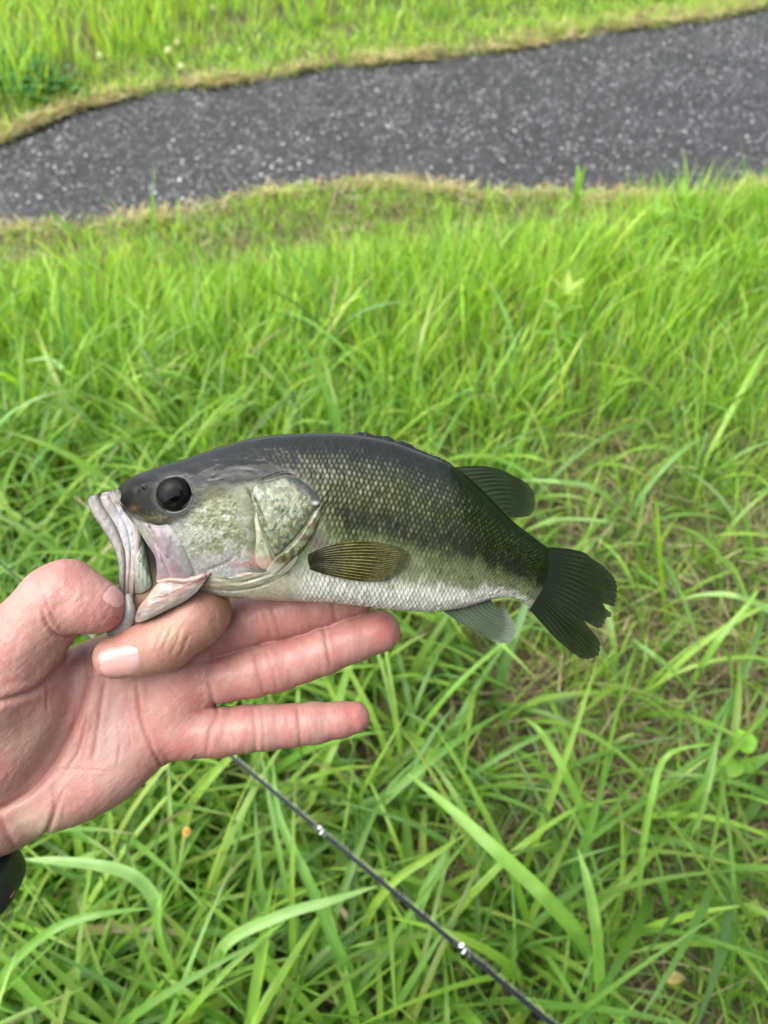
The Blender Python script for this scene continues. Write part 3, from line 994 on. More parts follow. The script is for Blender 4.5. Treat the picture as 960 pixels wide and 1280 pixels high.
# tail half swings gently away from the viewer
swing = -np.clip((XY[..., 0] - 520) / 200, 0, 2) ** 2 * 14
bx_, by_ = XY[..., 0], XY[..., 1]
fs_ = 1 - swing * S / HOLD
P0 = np.stack([(bx_ - 480) * fs_, (640 - by_) * fs_, Zb + swing], -1)


def vnormals(P):
    du = np.gradient(P, axis=0); dv = np.gradient(P, axis=1)
    n = np.cross(dv, du)
    return n / (np.linalg.norm(n, axis=-1, keepdims=True) + 1e-9)


N0 = vnormals(P0)
if N0[NU // 2, NVF // 2, 2] < 0: N0 = -N0
ppx, ppy = proj(P0)           # where each surface point shows
hgt = st[:, None, 3] - st[:, None, 1]

# ---- scales: each one a rounded flap whose free edge lies towards the tail
ROWS = 38.0
rowc = (A / math.pi) * 1.0
rowc = np.where(A <= math.pi, A / math.pi, 2 - A / math.pi)
# arc length down the side instead of the angle, so rows keep an even height
arcw = np.r_[0, np.cumsum(np.hypot(np.diff(v_[:NVF]) * 3.6, np.diff(prof[:NVF]) * .9))]; arcw /= arcw[-1]
rowf = np.interp(rowc * math.pi, af, arcw)
RR = np.repeat((rowf * ROWS)[None, :], NU, 0)
dl = np.interp(ul, [0, 250, 330, 480, 580, 620], [5.8, 5.8, 5.8, 5.0, 4.0, 3.6])
cc_ = np.r_[0, np.cumsum(np.diff(ul) / ((dl[1:] + dl[:-1]) / 2))]
CC = cc_[:, None] + .25 * np.sin(RR * .35) - 1.6 * (V_ - .5) ** 2 + .7 * (noise2(U_ / 30, V_ * 9, 402) - .5)
RR = RR + .7 * (noise2(U_ / 35, V_ * 7, 401) - .5) * sstep(0, .1, V_)
best = np.full(RR.shape, 1e9); bd = np.zeros(RR.shape); br = np.zeros(RR.shape); bid = np.zeros(RR.shape); bdy = np.zeros(RR.shape)
r0 = np.floor(RR)
for dr in (-1, 0, 1, 2):
    r_ = r0 + dr
    par = .5 * (np.mod(r_, 2))
    c0 = np.floor(CC - par)
    for dc in (-1, 0, 1):
        cx = c0 + dc + par
        dx, dy = CC - cx, (RR - r_) * .86
        rho = np.hypot(dx, dy)
        k = (rho < .80) & (cx - .01 * np.mod(r_, 2) < best)
        best = np.where(k, cx, best); bd = np.where(k, dx, bd); br = np.where(k, rho / .80, br); bdy = np.where(k, dy, bdy)
        bid = np.where(k, _h(np.asarray(cx * 2), np.asarray(r_), np.zeros_like(r_), 5), bid)
s_h = np.clip((bd + .8) / 1.6, 0, 1)
edge = sstep(.70, 1.0, br) * (bd > -.1)
scaled = sstep(375, 402, bx_ + .10 * (by_ - 640)) * 1.0
scaled = np.maximum(scaled, sstep(-6, 22, bx_ - np.interp(by_, [540, 575, 605, 640], [300, 328, 380, 400])) * .8)
scaled *= sstep(712, 690, bx_) * sstep(0.0, .05, V_)
cheek_sc = inside(bx_, by_, [(232, 652), (252, 628), (285, 604), (305, 628), (312, 665), (305, 700), (270, 715), (248, 722), (236, 690)])
flank = sstep(.10, .34, V_)

disp = scaled * (s_h * .95 - edge * .40 + .8 * (bid - .5)) * (.35 + .65 * flank)
# shimmer relief of the cheek
chn = noise2(bx_ / 2.6 + by_ / 7, by_ / 2.0, 105) - .5
disp += chn * .35 * cheek_sc
disp += (fbm2(bx_ / 14, by_ / 9, 106) - .5) * .8 * sstep(400, 330, bx_)
disp += (fbm2(bx_ / 24, by_ / 13, 107) - .5) * 2.0 * sstep(.04, .10, V_) * sstep(.5, .3, V_) * sstep(150, 200, bx_)
# eye socket swelling and the snout's fleshy relief
eye_c, eye_r = (218, 618), 22.5
de = np.hypot(ppx - eye_c[0], (ppy - eye_c[1]))
disp += .2 * np.exp(-((de - 29) / 7.0) ** 2) - 7.0 * sstep(24, 17, de)
for (x0, y0, r_, dpt) in ((180, 609, 2.6, -2.2), (172, 614, 3.4, -1.2), (266, 595, 3, -.8)):
    disp += dpt * np.exp(-((ppx - x0) ** 2 + (ppy - y0) ** 2) / r_ ** 2)
SEAMS = [([(143, 621), (160, 640), (174, 652), (198, 658), (215, 655)], 1.8, 2.2), ([(255, 601), (268, 600), (282, 597)], 1.6, .5),
         ([(280, 590), (300, 586), (324, 590)], 2.2, .4), ([(306, 606), (314, 618), (322, 636), (334, 664), (344, 692)], 2.0, 2.4), ([(318, 604), (336, 596), (356, 590), (372, 594)], 1.4, 1.3),
         ([(250, 716), (270, 722), (292, 728), (320, 724), (345, 712)], 1.6, 1.4), ([(255, 734), (290, 739), (325, 733), (352, 718)], 1.4, 1.4), ([(248, 724), (275, 733), (300, 735)], 1.3, 1.0),
         ([(398, 632), (410, 650), (414, 670), (408, 684)], 2.0, .8), ([(297, 690), (285, 702), (262, 712), (248, 716)], 2.4, 1.0)]
seam = np.zeros(RR.shape)
for pl, w, dp in SEAMS:
    d, par = line_dist(ppx, ppy, spline(pl, 16))
    g_ = np.exp(-(d / w) ** 2) * np.clip(np.minimum(par, 1 - par) / .22, 0, 1)
    disp -= dp * g_; seam = np.maximum(seam, g_ * min(1, dp / 2))
disp = disp * (P0[..., 2] > -1) 
BV = P0 + N0 * disp[..., None]

# ---- colour of the skin (its own pigment, plus highlights painted on the belly scales)
x, y, v = ppx, ppy, V_
n_a = fbm2(bx_ / 22, by_ / 22, 111, 4); n_b = fbm2(bx_ / 7, by_ / 9, 112, 3); n_c = noise2(bx_ / 2.2, by_ / 2.2, 113)
back = np.array([.0065, .0080, .0058]); olive = np.array([.026, .033, .0105]); silver = np.array([.72, .74, .64]); greeny = np.array([.095, .125, .055])
rear = np.array([.0065, .0150, .0020])
g = v + (n_a - .5) * .16
col = mixc(np.broadcast_to(back, g.shape + (3,)), olive, sstep(.10, .36, g))
rearw = sstep(500, 610, bx_)
col = mixc(col, rear, rearw * sstep(.80, .45, g) * .9)
col = mixc(col, greeny, sstep(.50, .66, g) * .9)
lim1 = np.interp(bx_, [300, 400, 480, 560, 640, 700], [.80, .80, .84, .86, .90, .99])
white = sstep(lim1 - .10, lim1 + .03, g + (n_b - .5) * .10) * (1 - .8 * sstep(595, 665, bx_))
col = mixc(col, silver, white)
col = mixc(col, np.array([.30, .345, .22]), sstep(.60, .80, g) * (1 - white) * .45 * (1 - .5 * rearw))
# the broken dark stripe along the flank
bandc = np.interp(bx_, [380, 450, 520, 580, 640, 700], [640, 648, 662, 682, 706, 736])
bw = np.interp(bx_, [380, 450, 520, 580, 640, 700], [14, 17, 20, 17, 13, 12])
band = np.exp(-((by_ - bandc) / bw) ** 2) * sstep(.35, .60, fbm2(bx_ / 10, by_ / 22, 114, 3)) * sstep(395, 430, bx_)
col = mixc(col, np.array([.012, .015, .008]), np.clip(band * 1.1, 0, .9) * (.55 + .45 * rearw))
# speckle rows below the stripe
spk = sstep(.55, .75, n_b) * sstep(.62, .72, v) * sstep(.92, .8, v) * sstep(400, 440, bx_)
col = mixc(col, np.array([.05, .058, .036]), spk * .6)
# each scale: a pale fleck with a dark hinge on the upper flank, a bright plate with grey gaps below
fleck = np.exp(-(((bd - .15) / .24) ** 2 + (bdy / .34) ** 2)) * (.35 + 1.05 * bid) * (.35 + 1.1 * fbm2(bx_ / 12, by_ / 9, 403, 3))
upz = sstep(.07, .22, v) * sstep(690, 660, bx_) * (1 - white) * scaled
col = mixc(col, np.array([.155, .170, .092]) * (1 - .60 * rearw[..., None]), np.clip(fleck * upz * .70 * (1 - .5 * band) * (1 - .35 * rearw), 0, 1))
col = mixc(col, col * .35, np.clip(edge * upz * .55, 0, 1))
col = mixc(col, np.array([.013, .016, .009]), np.clip(band * .62, 0, .62) * upz)
gap = np.clip(edge * 1.1, 0, 1)
col = mixc(col, np.array([.15, .175, .13]), np.clip(gap * 1.2, 0, 1) * white * scaled * .85)
col = mixc(col, np.array([1.5, 1.5, 1.4]), np.exp(-((bd - .2) / .28) ** 2) * (.4 + .9 * bid) * white * scaled * .6)  # highlight stroke painted onto each belly scale
col *= (1 + (bid[..., None] - .5) * .35 * scaled[..., None])

# head: dark crown, bronze patch behind the eye, silvery green cheek
_hb = np.interp(by_, [540, 575, 605, 640, 760], [318, 345, 390, 398, 372])
headw = sstep(10, -16, bx_ - _hb + 14 * (n_b - .5))
crown_l = np.interp(x, [140, 175, 200, 232, 250, 268, 290, 320, 400], [642, 652, 655, 650, 632, 616, 607, 602, 600]) + (n_a - .5) * 18
hc = mixc(np.broadcast_to(np.array([.0055, .0058, .0048]), g.shape + (3,)), np.array([.0070, .0082, .0058]), sstep(240, 330, x))
cheek = mixc(np.broadcast_to(np.array([.24, .265, .165]), g.shape + (3,)), np.array([.47, .49, .40]), sstep(.40, .70, n_b + .004 * (y - 660)))
cheek = mixc(cheek, np.array([.055, .068, .026]), sstep(.50, .72, noise2(bx_ / 3.4 + by_ / 8, by_ / 2.1, 115)) * (.30 + .5 * sstep(690, 620, by_)) * cheek_sc)
cheek = mixc(cheek, np.array([.52, .50, .51]), sstep(685, 708, y + (n_b - .5) * 18) * .75)
cheek = mixc(cheek, np.array([.40, .42, .38]), sstep(250, 225, x) * .6)
hc = mixc(hc, cheek * .66, sstep(-8, 10, y - crown_l))
hc = mixc(hc, np.array([.040, .044, .008]), np.exp(-((x - 272) ** 2 / 24 ** 2 + (y - 618) ** 2 / 10 ** 2)) * (.5 + .8 * n_b))
hc = mixc(hc, np.array([.055, .038, .016]), np.exp(-((x - 167) ** 2 / 7 ** 2 + (y - 636) ** 2 / 4.5 ** 2)) * .9)
hc = mixc(hc, np.array([.065, .060, .024]), np.exp(-((x - 196) ** 2 / 16 ** 2 + (y - 646) ** 2 / 6 ** 2)) * (.3 + .8 * n_c))
hc = mixc(hc, np.array([.025, .028, .02]), np.exp(-((y - 654) ** 2 / 2.2 ** 2)) * sstep(185, 192, x) * sstep(212, 205, x) * .7)
# rear of the head around and behind the gill plate
nape = sstep(300, 320, x)
hc = mixc(hc, np.array([.055, .067, .032]), nape * sstep(592, 640, y + (n_a - .5) * 20) * .8)
hc = mixc(hc, np.array([.44, .42, .31]), sstep(298, 306, x) * sstep(716, 724, y) * .85)
hc = mixc(hc, np.array([.50, .47, .36]), sstep(720, 728, y) * .8)
hc = mixc(hc, np.array([.58, .30, .24]), np.exp(-((x - 246) ** 2 / 12 ** 2 + (y - 727) ** 2 / 6 ** 2)) * .8)
hc = mixc(hc, np.array([.45, .22, .18]), np.exp(-((x - 322) ** 2 / 8 ** 2 + (y - 699) ** 2 / 9 ** 2)) * .8)
hc = mixc(hc, np.array([.35, .10, .10]), np.exp(-((x - 302) ** 2 / 14 ** 2 + (y - 706) ** 2 / 3.5 ** 2)) * .6)
hc = mixc(hc, np.array([.03, .035, .03]), np.exp(-((de - 25.5) / 3.5) ** 2) * .75)
hc = hc * (1 + .35 * (n_c - .5))[..., None]
col = mixc(col, hc, headw)
# behind the gill cover
aft = headw * 0 + sstep(360, 375, x) * sstep(425, 395, x) * sstep(640, 655, y) * sstep(735, 715, y)
col = mixc(col, np.array([.14, .17, .10]) * (.5 + n_b[..., None]), aft * .6)
col = mixc(col, np.array([.10, .07, .075]), np.exp(-((x - 397) ** 2 / 9 ** 2 + (y - 678) ** 2 / 10 ** 2)) * .85)
col = mixc(col, np.array([.03, .03, .025]), np.clip(seam, 0, 1) * .65 * (1 - .6 * sstep(715, 725, y)))
tailbase = sstep(664, 690, x + .45 * (y - 725) + 10 * (n_b - .5))
col = mixc(col, np.array([.006, .009, .003]), tailbase * .5)
col *= (1 + .25 * (n_c - .5))[..., None]
metal = np.clip(white * .05 + cheek_sc * .15 * (y > 620) + .03, 0, .5) 
metal = metal * sstep(.05, .4, V_)

F = grid_faces(NU, len(A), wrap_v=True)[:, ::-1]
capv = np.vstack([BV[0].mean(0), BV[-1].mean(0)])
VV = np.vstack([BV.reshape(-1, 3), capv])
na = len(A); j = np.arange(na)
cap0 = np.stack([np.full(na, NU * na), j, (j + 1) % na], 1)
cap1 = np.stack([np.full(na, NU * na + 1), (NU - 1) * na + (j + 1) % na, (NU - 1) * na + j], 1)
CV = np.vstack([col.reshape(-1, 3), col[0].mean(0), col[-1].mean(0)])
sheen_edge = 548 + (by_ - 580) * .35 + 30 * (n_a - .5) + 10 * (n_b - .5)
wet = 1 - .86 * sstep(-6, 14, bx_ - sheen_edge) * sstep(.93, .80, V_)  # sheen mask, not dryness: reflected sky is cut behind this edge
wet = wet * (1 - .62 * sstep(.16, .34, V_ + .10 * (n_a - .5)))  # sheen painted down on the flank, kept along the back
wet = wet * (1 - .55 * sstep(255, 225, ppx) * sstep(592, 604, ppy))  # sheen painted down around snout and eye too
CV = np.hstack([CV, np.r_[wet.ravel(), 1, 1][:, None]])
MV = np.r_[metal.ravel(), .1, .1]
M_FISH, nt, b = material('wet_fish_skin')
ac = attr_col(nt); nt.links.new(ac.outputs['Color'], b.inputs['Base Color'])
mt = nt.nodes.new('ShaderNodeAttribute'); mt.attribute_name = 'metal'; nt.links.new(mt.outputs['Fac'], b.inputs['Metallic'])
b.inputs['Roughness'].default_value = .36
b.inputs['Specular IOR Level'].default_value = .22
b.inputs['Coat Weight'].default_value = .9; b.inputs['Coat Roughness'].default_value = .04; b.inputs['Coat IOR'].default_value = 1.33
for sock, top in (('Coat Weight', .9), ('Specular IOR Level', .24)):      # painted mask: sky sheen on the upper front, reduced elsewhere
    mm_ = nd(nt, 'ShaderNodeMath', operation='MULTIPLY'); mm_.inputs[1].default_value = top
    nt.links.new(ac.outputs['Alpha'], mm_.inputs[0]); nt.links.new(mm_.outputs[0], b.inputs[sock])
add_bump(nt, b, 260.0, .0006, 'NOISE', .45)

FISH_O = (420, 660, 0)
fish = bpy.data.objects.new('fish', None); COL.objects.link(fish)
fish.empty_display_size = .02
fish['label'] = 'wet freshwater bass with dark olive back and silver belly, held sideways by its open mouth'
fish['category'] = 'fish'
fish.matrix_world = frame_at(*FISH_O)


M_FLESH = None


def fpart(name, V, F, C, mat=None, parent=None, label=None, metal=.1, smooth=True):
    C = np.array(C, float)
    sheen_ = C[:, 3:] if C.shape[1] > 3 else np.ones((len(C), 1)); C = C[:, :3]
    lum = C @ np.array([.3, .6, .1])
    C = C / (1 + 1.0 * lum)[:, None] * (.80 if (mat is not None and mat is M_FLESH) else 1.0) 
    m = new_mesh(name, held(V, FISH_O), F, np.hstack([np.clip(C, 0, 1), sheen_]), smooth=smooth,
                 extra={'metal': np.broadcast_to(metal, (len(V),)).astype(float) if np.ndim(metal) == 0 else metal})
    return link(name, m, mat or M_FISH, parent or fish, label=label)


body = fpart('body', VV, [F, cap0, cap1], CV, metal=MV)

# height of the side that faces the viewer, looked up where it shows
zm = np.full((1280, 960), np.nan)
q = BV[:, :NVF]; qx, qy = proj(q)
zm[np.clip(np.round(qy).astype(int), 0, 1279), np.clip(np.round(qx).astype(int), 0, 959)] = q[..., 2]
for _ in range(60):
    nanm = np.isnan(zm)
    if _ > 3 and _ < 59: pass
    acc = np.zeros_like(zm); cn = np.zeros_like(zm)
    for dx, dy in ((1, 0), (-1, 0), (0, 1), (0, -1)):
        r_ = np.roll(zm, (dy, dx), (0, 1)); ok = ~np.isnan(r_)
        acc[ok] += r_[ok]; cn[ok] += 1
    f_ = nanm & (cn > 0); zm[f_] = acc[f_] / cn[f_]
    if _ > 40: break
zm = np.where(np.isnan(zm), 0, zm)
for _ in range(3):
    zm = (zm + np.roll(zm, 1, 0) + np.roll(zm, -1, 0) + np.roll(zm, 1, 1) + np.roll(zm, -1, 1)) / 5


def body_z(x, y):
    xi = np.clip(x, 0, 958.9); yi = np.clip(y, 0, 1278.9)
    a = np.floor(xi).astype(int); b_ = np.floor(yi).astype(int); fx, fy = xi - a, yi - b_
    return zm[b_, a] * (1 - fx) * (1 - fy) + zm[b_, a + 1] * fx * (1 - fy) + zm[b_ + 1, a] * (1 - fx) * fy + zm[b_ + 1, a + 1] * fx * fy


def plate(name, outline, thick, zf, colf, p=3.0, n=220, rings=70, skirt=6, relief=None, label=None, metal=.1, centre=None, mat=None, parent=None):
    """a raised plate over a star shaped outline, closed by a skirt and a back"""
    O = resample(spline(list(outline) + [outline[0]], 400), n + 1)[:-1]
    c0 = np.array(centre if centre is not None else O.mean(0))
    rho = np.linspace(0.02, 1, rings) ** .8
    X = c0[0] + (O[None, :, 0] - c0[0]) * rho[:, None]; Y = c0[1] + (O[None, :, 1] - c0[1]) * rho[:, None]
    Z = zf(X, Y) + thick * (1 - (rho ** p))[:, None] + .6
    if relief is not None: Z = Z + relief(X, Y) * (1 - rho[:, None] ** 8)
    C = colf(X, Y, np.broadcast_to(rho[:, None], X.shape))
    Xs, Ys, Zs = X[-1:], Y[-1:], Z[-1:] - skirt
    X, Y, Z = np.vstack([X, Xs]), np.vstack([Y, Ys]), np.vstack([Z, Zs])
    C = np.concatenate([C, C[-1:] * .6], 0)
    V = L(X, Y, Z).reshape(-1, 3)
    Vc = L(c0[0], c0[1], float(zf(np.array([c0[0]]), np.array([c0[1]]))[0] + thick + .6))[None]
    Vb = L(c0[0], c0[1], float(Z[-1].mean()))[None]
    V = np.vstack([V, Vc, Vb])
    m = len(V)
    F = grid_faces(rings + 1, n, wrap_v=True)
    j = np.arange(n)
    f1 = np.stack([np.full(n, m - 2), (j + 1) % n, j], 1)
    f2 = np.stack([np.full(n, m - 1), rings * n + j, rings * n + (j + 1) % n], 1)
    C = np.vstack([C.reshape(-1, 3), C[0].mean(0), C[-1].mean(0)])
    # outward facing
    return fpart(name, V, [F, f1, f2], C, mat, parent, label, metal)


def tube(name, pts, flat=1.0, n=90, m=24, colf=None, label=None, metal=.1, mat=None, relief=0.0, seed=1, parent=None):
    """pts: x, y, z, r measured; a tapering fleshy strip"""
    P = spline(pts, n)
    C3 = L(P[:, 0], P[:, 1], P[:, 2]); r = P[:, 3]
    e = np.clip(np.minimum(np.arange(n), np.arange(n)[::-1]) / 5.0, 0, 1); r = r * np.sqrt(1 - (1 - e) ** 2 + 1e-3)
    T = np.gradient(C3, axis=0); T /= np.linalg.norm(T, axis=1)[:, None]
    side = np.cross(T, [0, 0, 1.0]); side /= np.linalg.norm(side, axis=1)[:, None]
    up = np.cross(side, T)
    a = np.linspace(0, 2 * np.pi, m, endpoint=False)
    rr = r[:, None] * (1 + relief * (noise2(np.arange(n)[:, None] / 5.0, a[None, :] * 2, seed) - .5))
    V = C3[:, None] + side[:, None] * (np.cos(a)[None, :] * rr)[..., None] + up[:, None] * (np.sin(a)[None, :] * rr * flat)[..., None]
    xx, yy = proj(V)
    C = colf(xx, yy, a[None, :] + 0 * xx, np.broadcast_to(np.linspace(0, 1, n)[:, None], xx.shape))
    F = grid_faces(n, m, wrap_v=True)
    V = np.vstack([V.reshape(-1, 3), C3[0], C3[-1]])
    j = np.arange(m)
    f1 = np.stack([np.full(m, n * m), (j + 1) % m, j], 1); f2 = np.stack([np.full(m, n * m + 1), (n - 1) * m + j, (n - 1) * m + (j + 1) % m], 1)
    C = np.vstack([C.reshape(-1, 3), C[0].mean(0), C[-1].mean(0)])
    return fpart(name, V, [F, f1, f2], C, mat, parent, label, metal)


def mott(base, alt, sx, sy, seed, amt=1.0, spec=.25):
    base, alt = np.array(base), np.array(alt)

    def f(x, y, r=None, t=None):
        k = sstep(.35, .65, fbm2(x / sx, y / sy, seed, 3)) * amt
        return mixc(np.broadcast_to(base, x.shape + (3,)), alt, k) * (1 + spec * (noise2(x / 1.6, y / 1.6, seed + 9) - .5))[..., None]
    return f


# gill plate, the strip behind it and the pale bone before it
OPER = [(313, 616), (320, 605), (338, 601), (356, 597), (372, 598), (386, 608), (400, 623), (401, 629), (390, 640), (378, 660), (362, 678), (345, 694), (338, 684), (327, 658), (318, 636)]


def oper_c(x, y, r, t=None):
    k = sstep(.32, .70, fbm2(x / 4, y / 4.6, 121, 4))
    c_ = mixc(np.broadcast_to(np.array([.060, .078, .048]), x.shape + (3,)), [.225, .27, .175], k)
    c_ = mixc(c_, [.16, .155, .055], sstep(.55, .75, noise2(x / 3.5, y / 3.5, 123)) * .5)
    c_ = mixc(c_, [.022, .028, .032], sstep(0, 14, (x - 352) - (y - 600) * .9) * sstep(.55, .95, r) * .9)
    c_ = mixc(c_, [.07, .08, .07], sstep(612, 602, y) * sstep(352, 335, x) * .6)
    c_ = mixc(c_, [.75, .80, .72], np.exp(-((x - 394) ** 2 / 3.6 ** 2 + (y - 629) ** 2 / 2.2 ** 2)) * .8)
    return mixc(c_, [.03, .035, .03], sstep(.95, 1.0, r) * .85)


plate('gill_cover', OPER, 3.6, body_z, oper_c, p=5, relief=lambda x, y: .7 * (fbm2(x / 4, y / 5, 125, 3) - .5) + 1.2 * (noise2(x / 22, y / 22, 126) - .5), metal=.05)
SUBO = [(402, 631), (400, 648), (392, 668), (378, 688), (362, 703), (348, 716), (338, 722), (333, 712), (340, 700), (352, 692), (366, 678), (380, 660), (391, 642)]
plate('gill_flap', SUBO, 3.6, body_z, lambda x, y, r: mixc(mixc(mott([.055, .052, .018], [.13, .15, .08], 5, 7, 131)(x, y), [.42, .40, .30], sstep(700, 714, y)), [.45, .43, .32], sstep(.88, .97, r) * sstep(660, 690, y) * .8), p=5, centre=(374, 684), n=160, rings=40, skirt=4)
PREO = [(320, 636), (326, 652), (334, 672), (343, 692), (344, 702), (334, 712), (322, 706), (319, 690), (320, 670), (318, 650)]
plate('cheek_bone', PREO, 2.6, body_z, lambda x, y, r: mixc(mixc(mott([.40, .42, .28], [.22, .25, .15], 4, 12, 141)(x, y), [.50, .30, .27], sstep(688, 706, y) * .7), [.10, .11, .07], np.exp(-((x - 322 - (y - 650) * .38) / 1.8) ** 2) * .7), p=5, n=120, rings=24, skirt=3)
# the membrane under the gills, folded
BRAN = [(246, 726), (262, 718), (285, 722), (305, 716), (325, 716), (345, 716), (362, 703), (372, 694), (368, 706), (352, 720), (332, 731), (305, 737), (280, 738), (258, 735)]
plate('gill_membrane', BRAN, 1.4, body_z, lambda x, y, r: mixc(mixc(mott([.36, .36, .28], [.28, .29, .21], 16, 4, 151)(x, y), [.44, .41, .30], np.exp(-((y - np.interp(x, [250, 300, 350, 372], [731, 731, 714, 694])) / 2) ** 2) * .8), [.50, .17, .14], np.exp(-((x - 300) ** 2 / 16 ** 2 + (y - 718) ** 2 / 3 ** 2)) * .5),
      p=4, n=180, rings=30, skirt=3, relief=lambda x, y: .22 * np.sin((y - np.interp(x, [250, 300, 350, 372], [731, 731, 716, 694])) * 1.1), centre=(308, 727))

# ---- the open mouth
M_FLESH, nt, b = material('wet_mouth_skin')
ac = attr_col(nt); nt.links.new(ac.outputs['Color'], b.inputs['Base Color'])
b.inputs['Roughness'].default_value = .35; b.inputs['Specular IOR Level'].default_value = .3; b.inputs['Subsurface Weight'].default_value = .25
b.inputs['Subsurface Scale'].default_value = .002; b.inputs['Coat Weight'].default_value = .9; b.inputs['Coat Roughness'].default_value = .05; b.inputs['Coat IOR'].default_value = 1.36
add_bump(nt, b, 260.0, .0005, 'NOISE', .35)
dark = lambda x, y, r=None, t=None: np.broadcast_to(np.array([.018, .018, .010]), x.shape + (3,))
def max_z(x, y):
    k = sstep(2, 18, x - (163 + (y - 650) * .89))
    return (np.interp(x, [170, 200, 240], [12, 26, 34]) - np.interp(y, [650, 700, 726], [0, 0, 4])) * (1 - k) + (body_z(x, y) - .6) * k + 1.6 * np.sin(np.pi * np.clip(k, 0, 1))


M_GULLET, nt, b = material('mouth_lining_skin')
ac = attr_col(nt); nt.links.new(ac.outputs['Color'], b.inputs['Base Color']); b.inputs['Roughness'].default_value = .7; b.inputs['Specular IOR Level'].default_value = .1
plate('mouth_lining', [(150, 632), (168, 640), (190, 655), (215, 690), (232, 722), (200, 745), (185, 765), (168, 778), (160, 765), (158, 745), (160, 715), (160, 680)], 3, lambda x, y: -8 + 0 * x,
      lambda x, y, r: mixc(mixc(dark(x, y), [.16, .15, .085], sstep(700, 738, y) * .8), [.56, .33, .24], sstep(738, 750, y)), p=3, n=120, rings=20, skirt=6, mat=M_GULLET)  # upper part painted near black as the shade inside the open mouth


def cheek_in(x, y, r, t=None):
    c_ = mixc(np.broadcast_to(np.array([.36, .45, .36]), x.shape + (3,)), [.56, .60, .50], sstep(.4, .62, fbm2(x / 3, y / 8, 161, 3)))
    c_ = mixc(c_, [.26, .25, .18], sstep(174, 166, x - (y - 700) * .06) * .8)
    c_ = mixc(c_, [.66, .52, .43], sstep(728, 748, y) * .85)
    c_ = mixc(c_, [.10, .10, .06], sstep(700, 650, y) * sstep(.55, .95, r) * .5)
    return c_


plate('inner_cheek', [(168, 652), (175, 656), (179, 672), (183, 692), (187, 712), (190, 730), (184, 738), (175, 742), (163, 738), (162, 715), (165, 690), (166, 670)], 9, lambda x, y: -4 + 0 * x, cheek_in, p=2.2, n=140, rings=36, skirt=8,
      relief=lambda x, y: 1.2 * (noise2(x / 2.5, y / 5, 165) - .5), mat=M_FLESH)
MAX = [(172, 650), (184, 653), (198, 657), (210, 656), (221, 668), (231, 686), (239, 704), (243, 718), (236, 726), (220, 724), (206, 726), (196, 728), (196, 712), (194, 697), (186, 681), (178, 666)]


def max_c(x, y, r, t=None):
    c_ = mixc(np.broadcast_to(np.array([.43, .365, .40]), x.shape + (3,)), [.34, .27, .29], sstep(.40, .62, fbm2(x / 7, y / 12, 171, 3)) * .8)
    c_ = mixc(c_, [.35, .39, .36], sstep(210, 226, x - (y - 690) * .45) * .8)
    c_ = mixc(c_, [.70, .60, .60], np.exp(-((x - 205 - (y - 700) * .35) / 5) ** 2) * .5)
    c_ = mixc(c_, [.60, .45, .44], sstep(712, 724, y) * .8)
    c_ = mixc(c_, [.40, .14, .15], np.exp(-((x - 218) ** 2 / 3.5 ** 2 + (y - 711) ** 2 / 3 ** 2)) * .6)
    c_ = mixc(c_, [.25, .22, .17], sstep(.90, 1, r) * sstep(205, 190, x) * .6)
    c_ = mixc(c_, [.24, .265, .20], sstep(.72, 1, r) * sstep(-6, 10, x - 222 - (y - 690) * .45) * .8)
    return c_ * np.array([.70, .66, .68])


plate('upper_jaw_plate', MAX, 2.6, max_z, max_c, p=3, n=200, rings=60, skirt=12,
      relief=lambda x, y: 2.6 * (fbm2(x / 9, y / 16, 175, 3) - .5) - 2.2 * np.exp(-((x - 196 - (y - 680) * .42) / 2.2) ** 2), mat=M_FLESH, centre=(208, 695))


def sheet(name, left, right, zf, colf, nu=170, nw=70, depth=7, label=None, metal=.1):
    """a fleshy strip between two edges, closed at the back"""
    A_, B_ = resample(spline(left, 120), nu), resample(spline(right, 120), nu)
    w = np.linspace(0, 1, nw)[None, :]; u = np.linspace(0, 1, nu)[:, None]
    X = A_[:, None, 0] * (1 - w) + B_[:, None, 0] * w; Y = A_[:, None, 1] * (1 - w) + B_[:, None, 1] * w
    u, w = np.broadcast_arrays(u, w)
    Z = zf(X, Y, u, w); C = colf(X, Y, u, w)
    Zb = np.broadcast_to(Z.mean() - depth + 0 * Z, Z.shape)
    V = np.vstack([L(X, Y, Z).reshape(-1, 3), L(X, Y, Zb).reshape(-1, 3)]); o = nu * nw
    f = grid_faces(nu, nw)
    k = np.arange(nu - 1) * nw; q_ = np.arange(nw - 1)
    e = [np.stack([k, k + nw, k + nw + o, k + o], 1), np.stack([k + nw - 1, k + nw - 1 + o, k + 2 * nw - 1 + o, k + 2 * nw - 1], 1),
         np.stack([q_, q_ + o, q_ + 1 + o, q_ + 1], 1), np.stack([q_ + o - nw, q_ + o - nw + 1, q_ + 2 * o - nw + 1, q_ + 2 * o - nw], 1)]
    return fpart(name, V, [np.vstack([f, f[:, ::-1] + o] + e)], np.vstack([C.reshape(-1, 3)] * 2), M_FLESH, label=label, metal=metal)


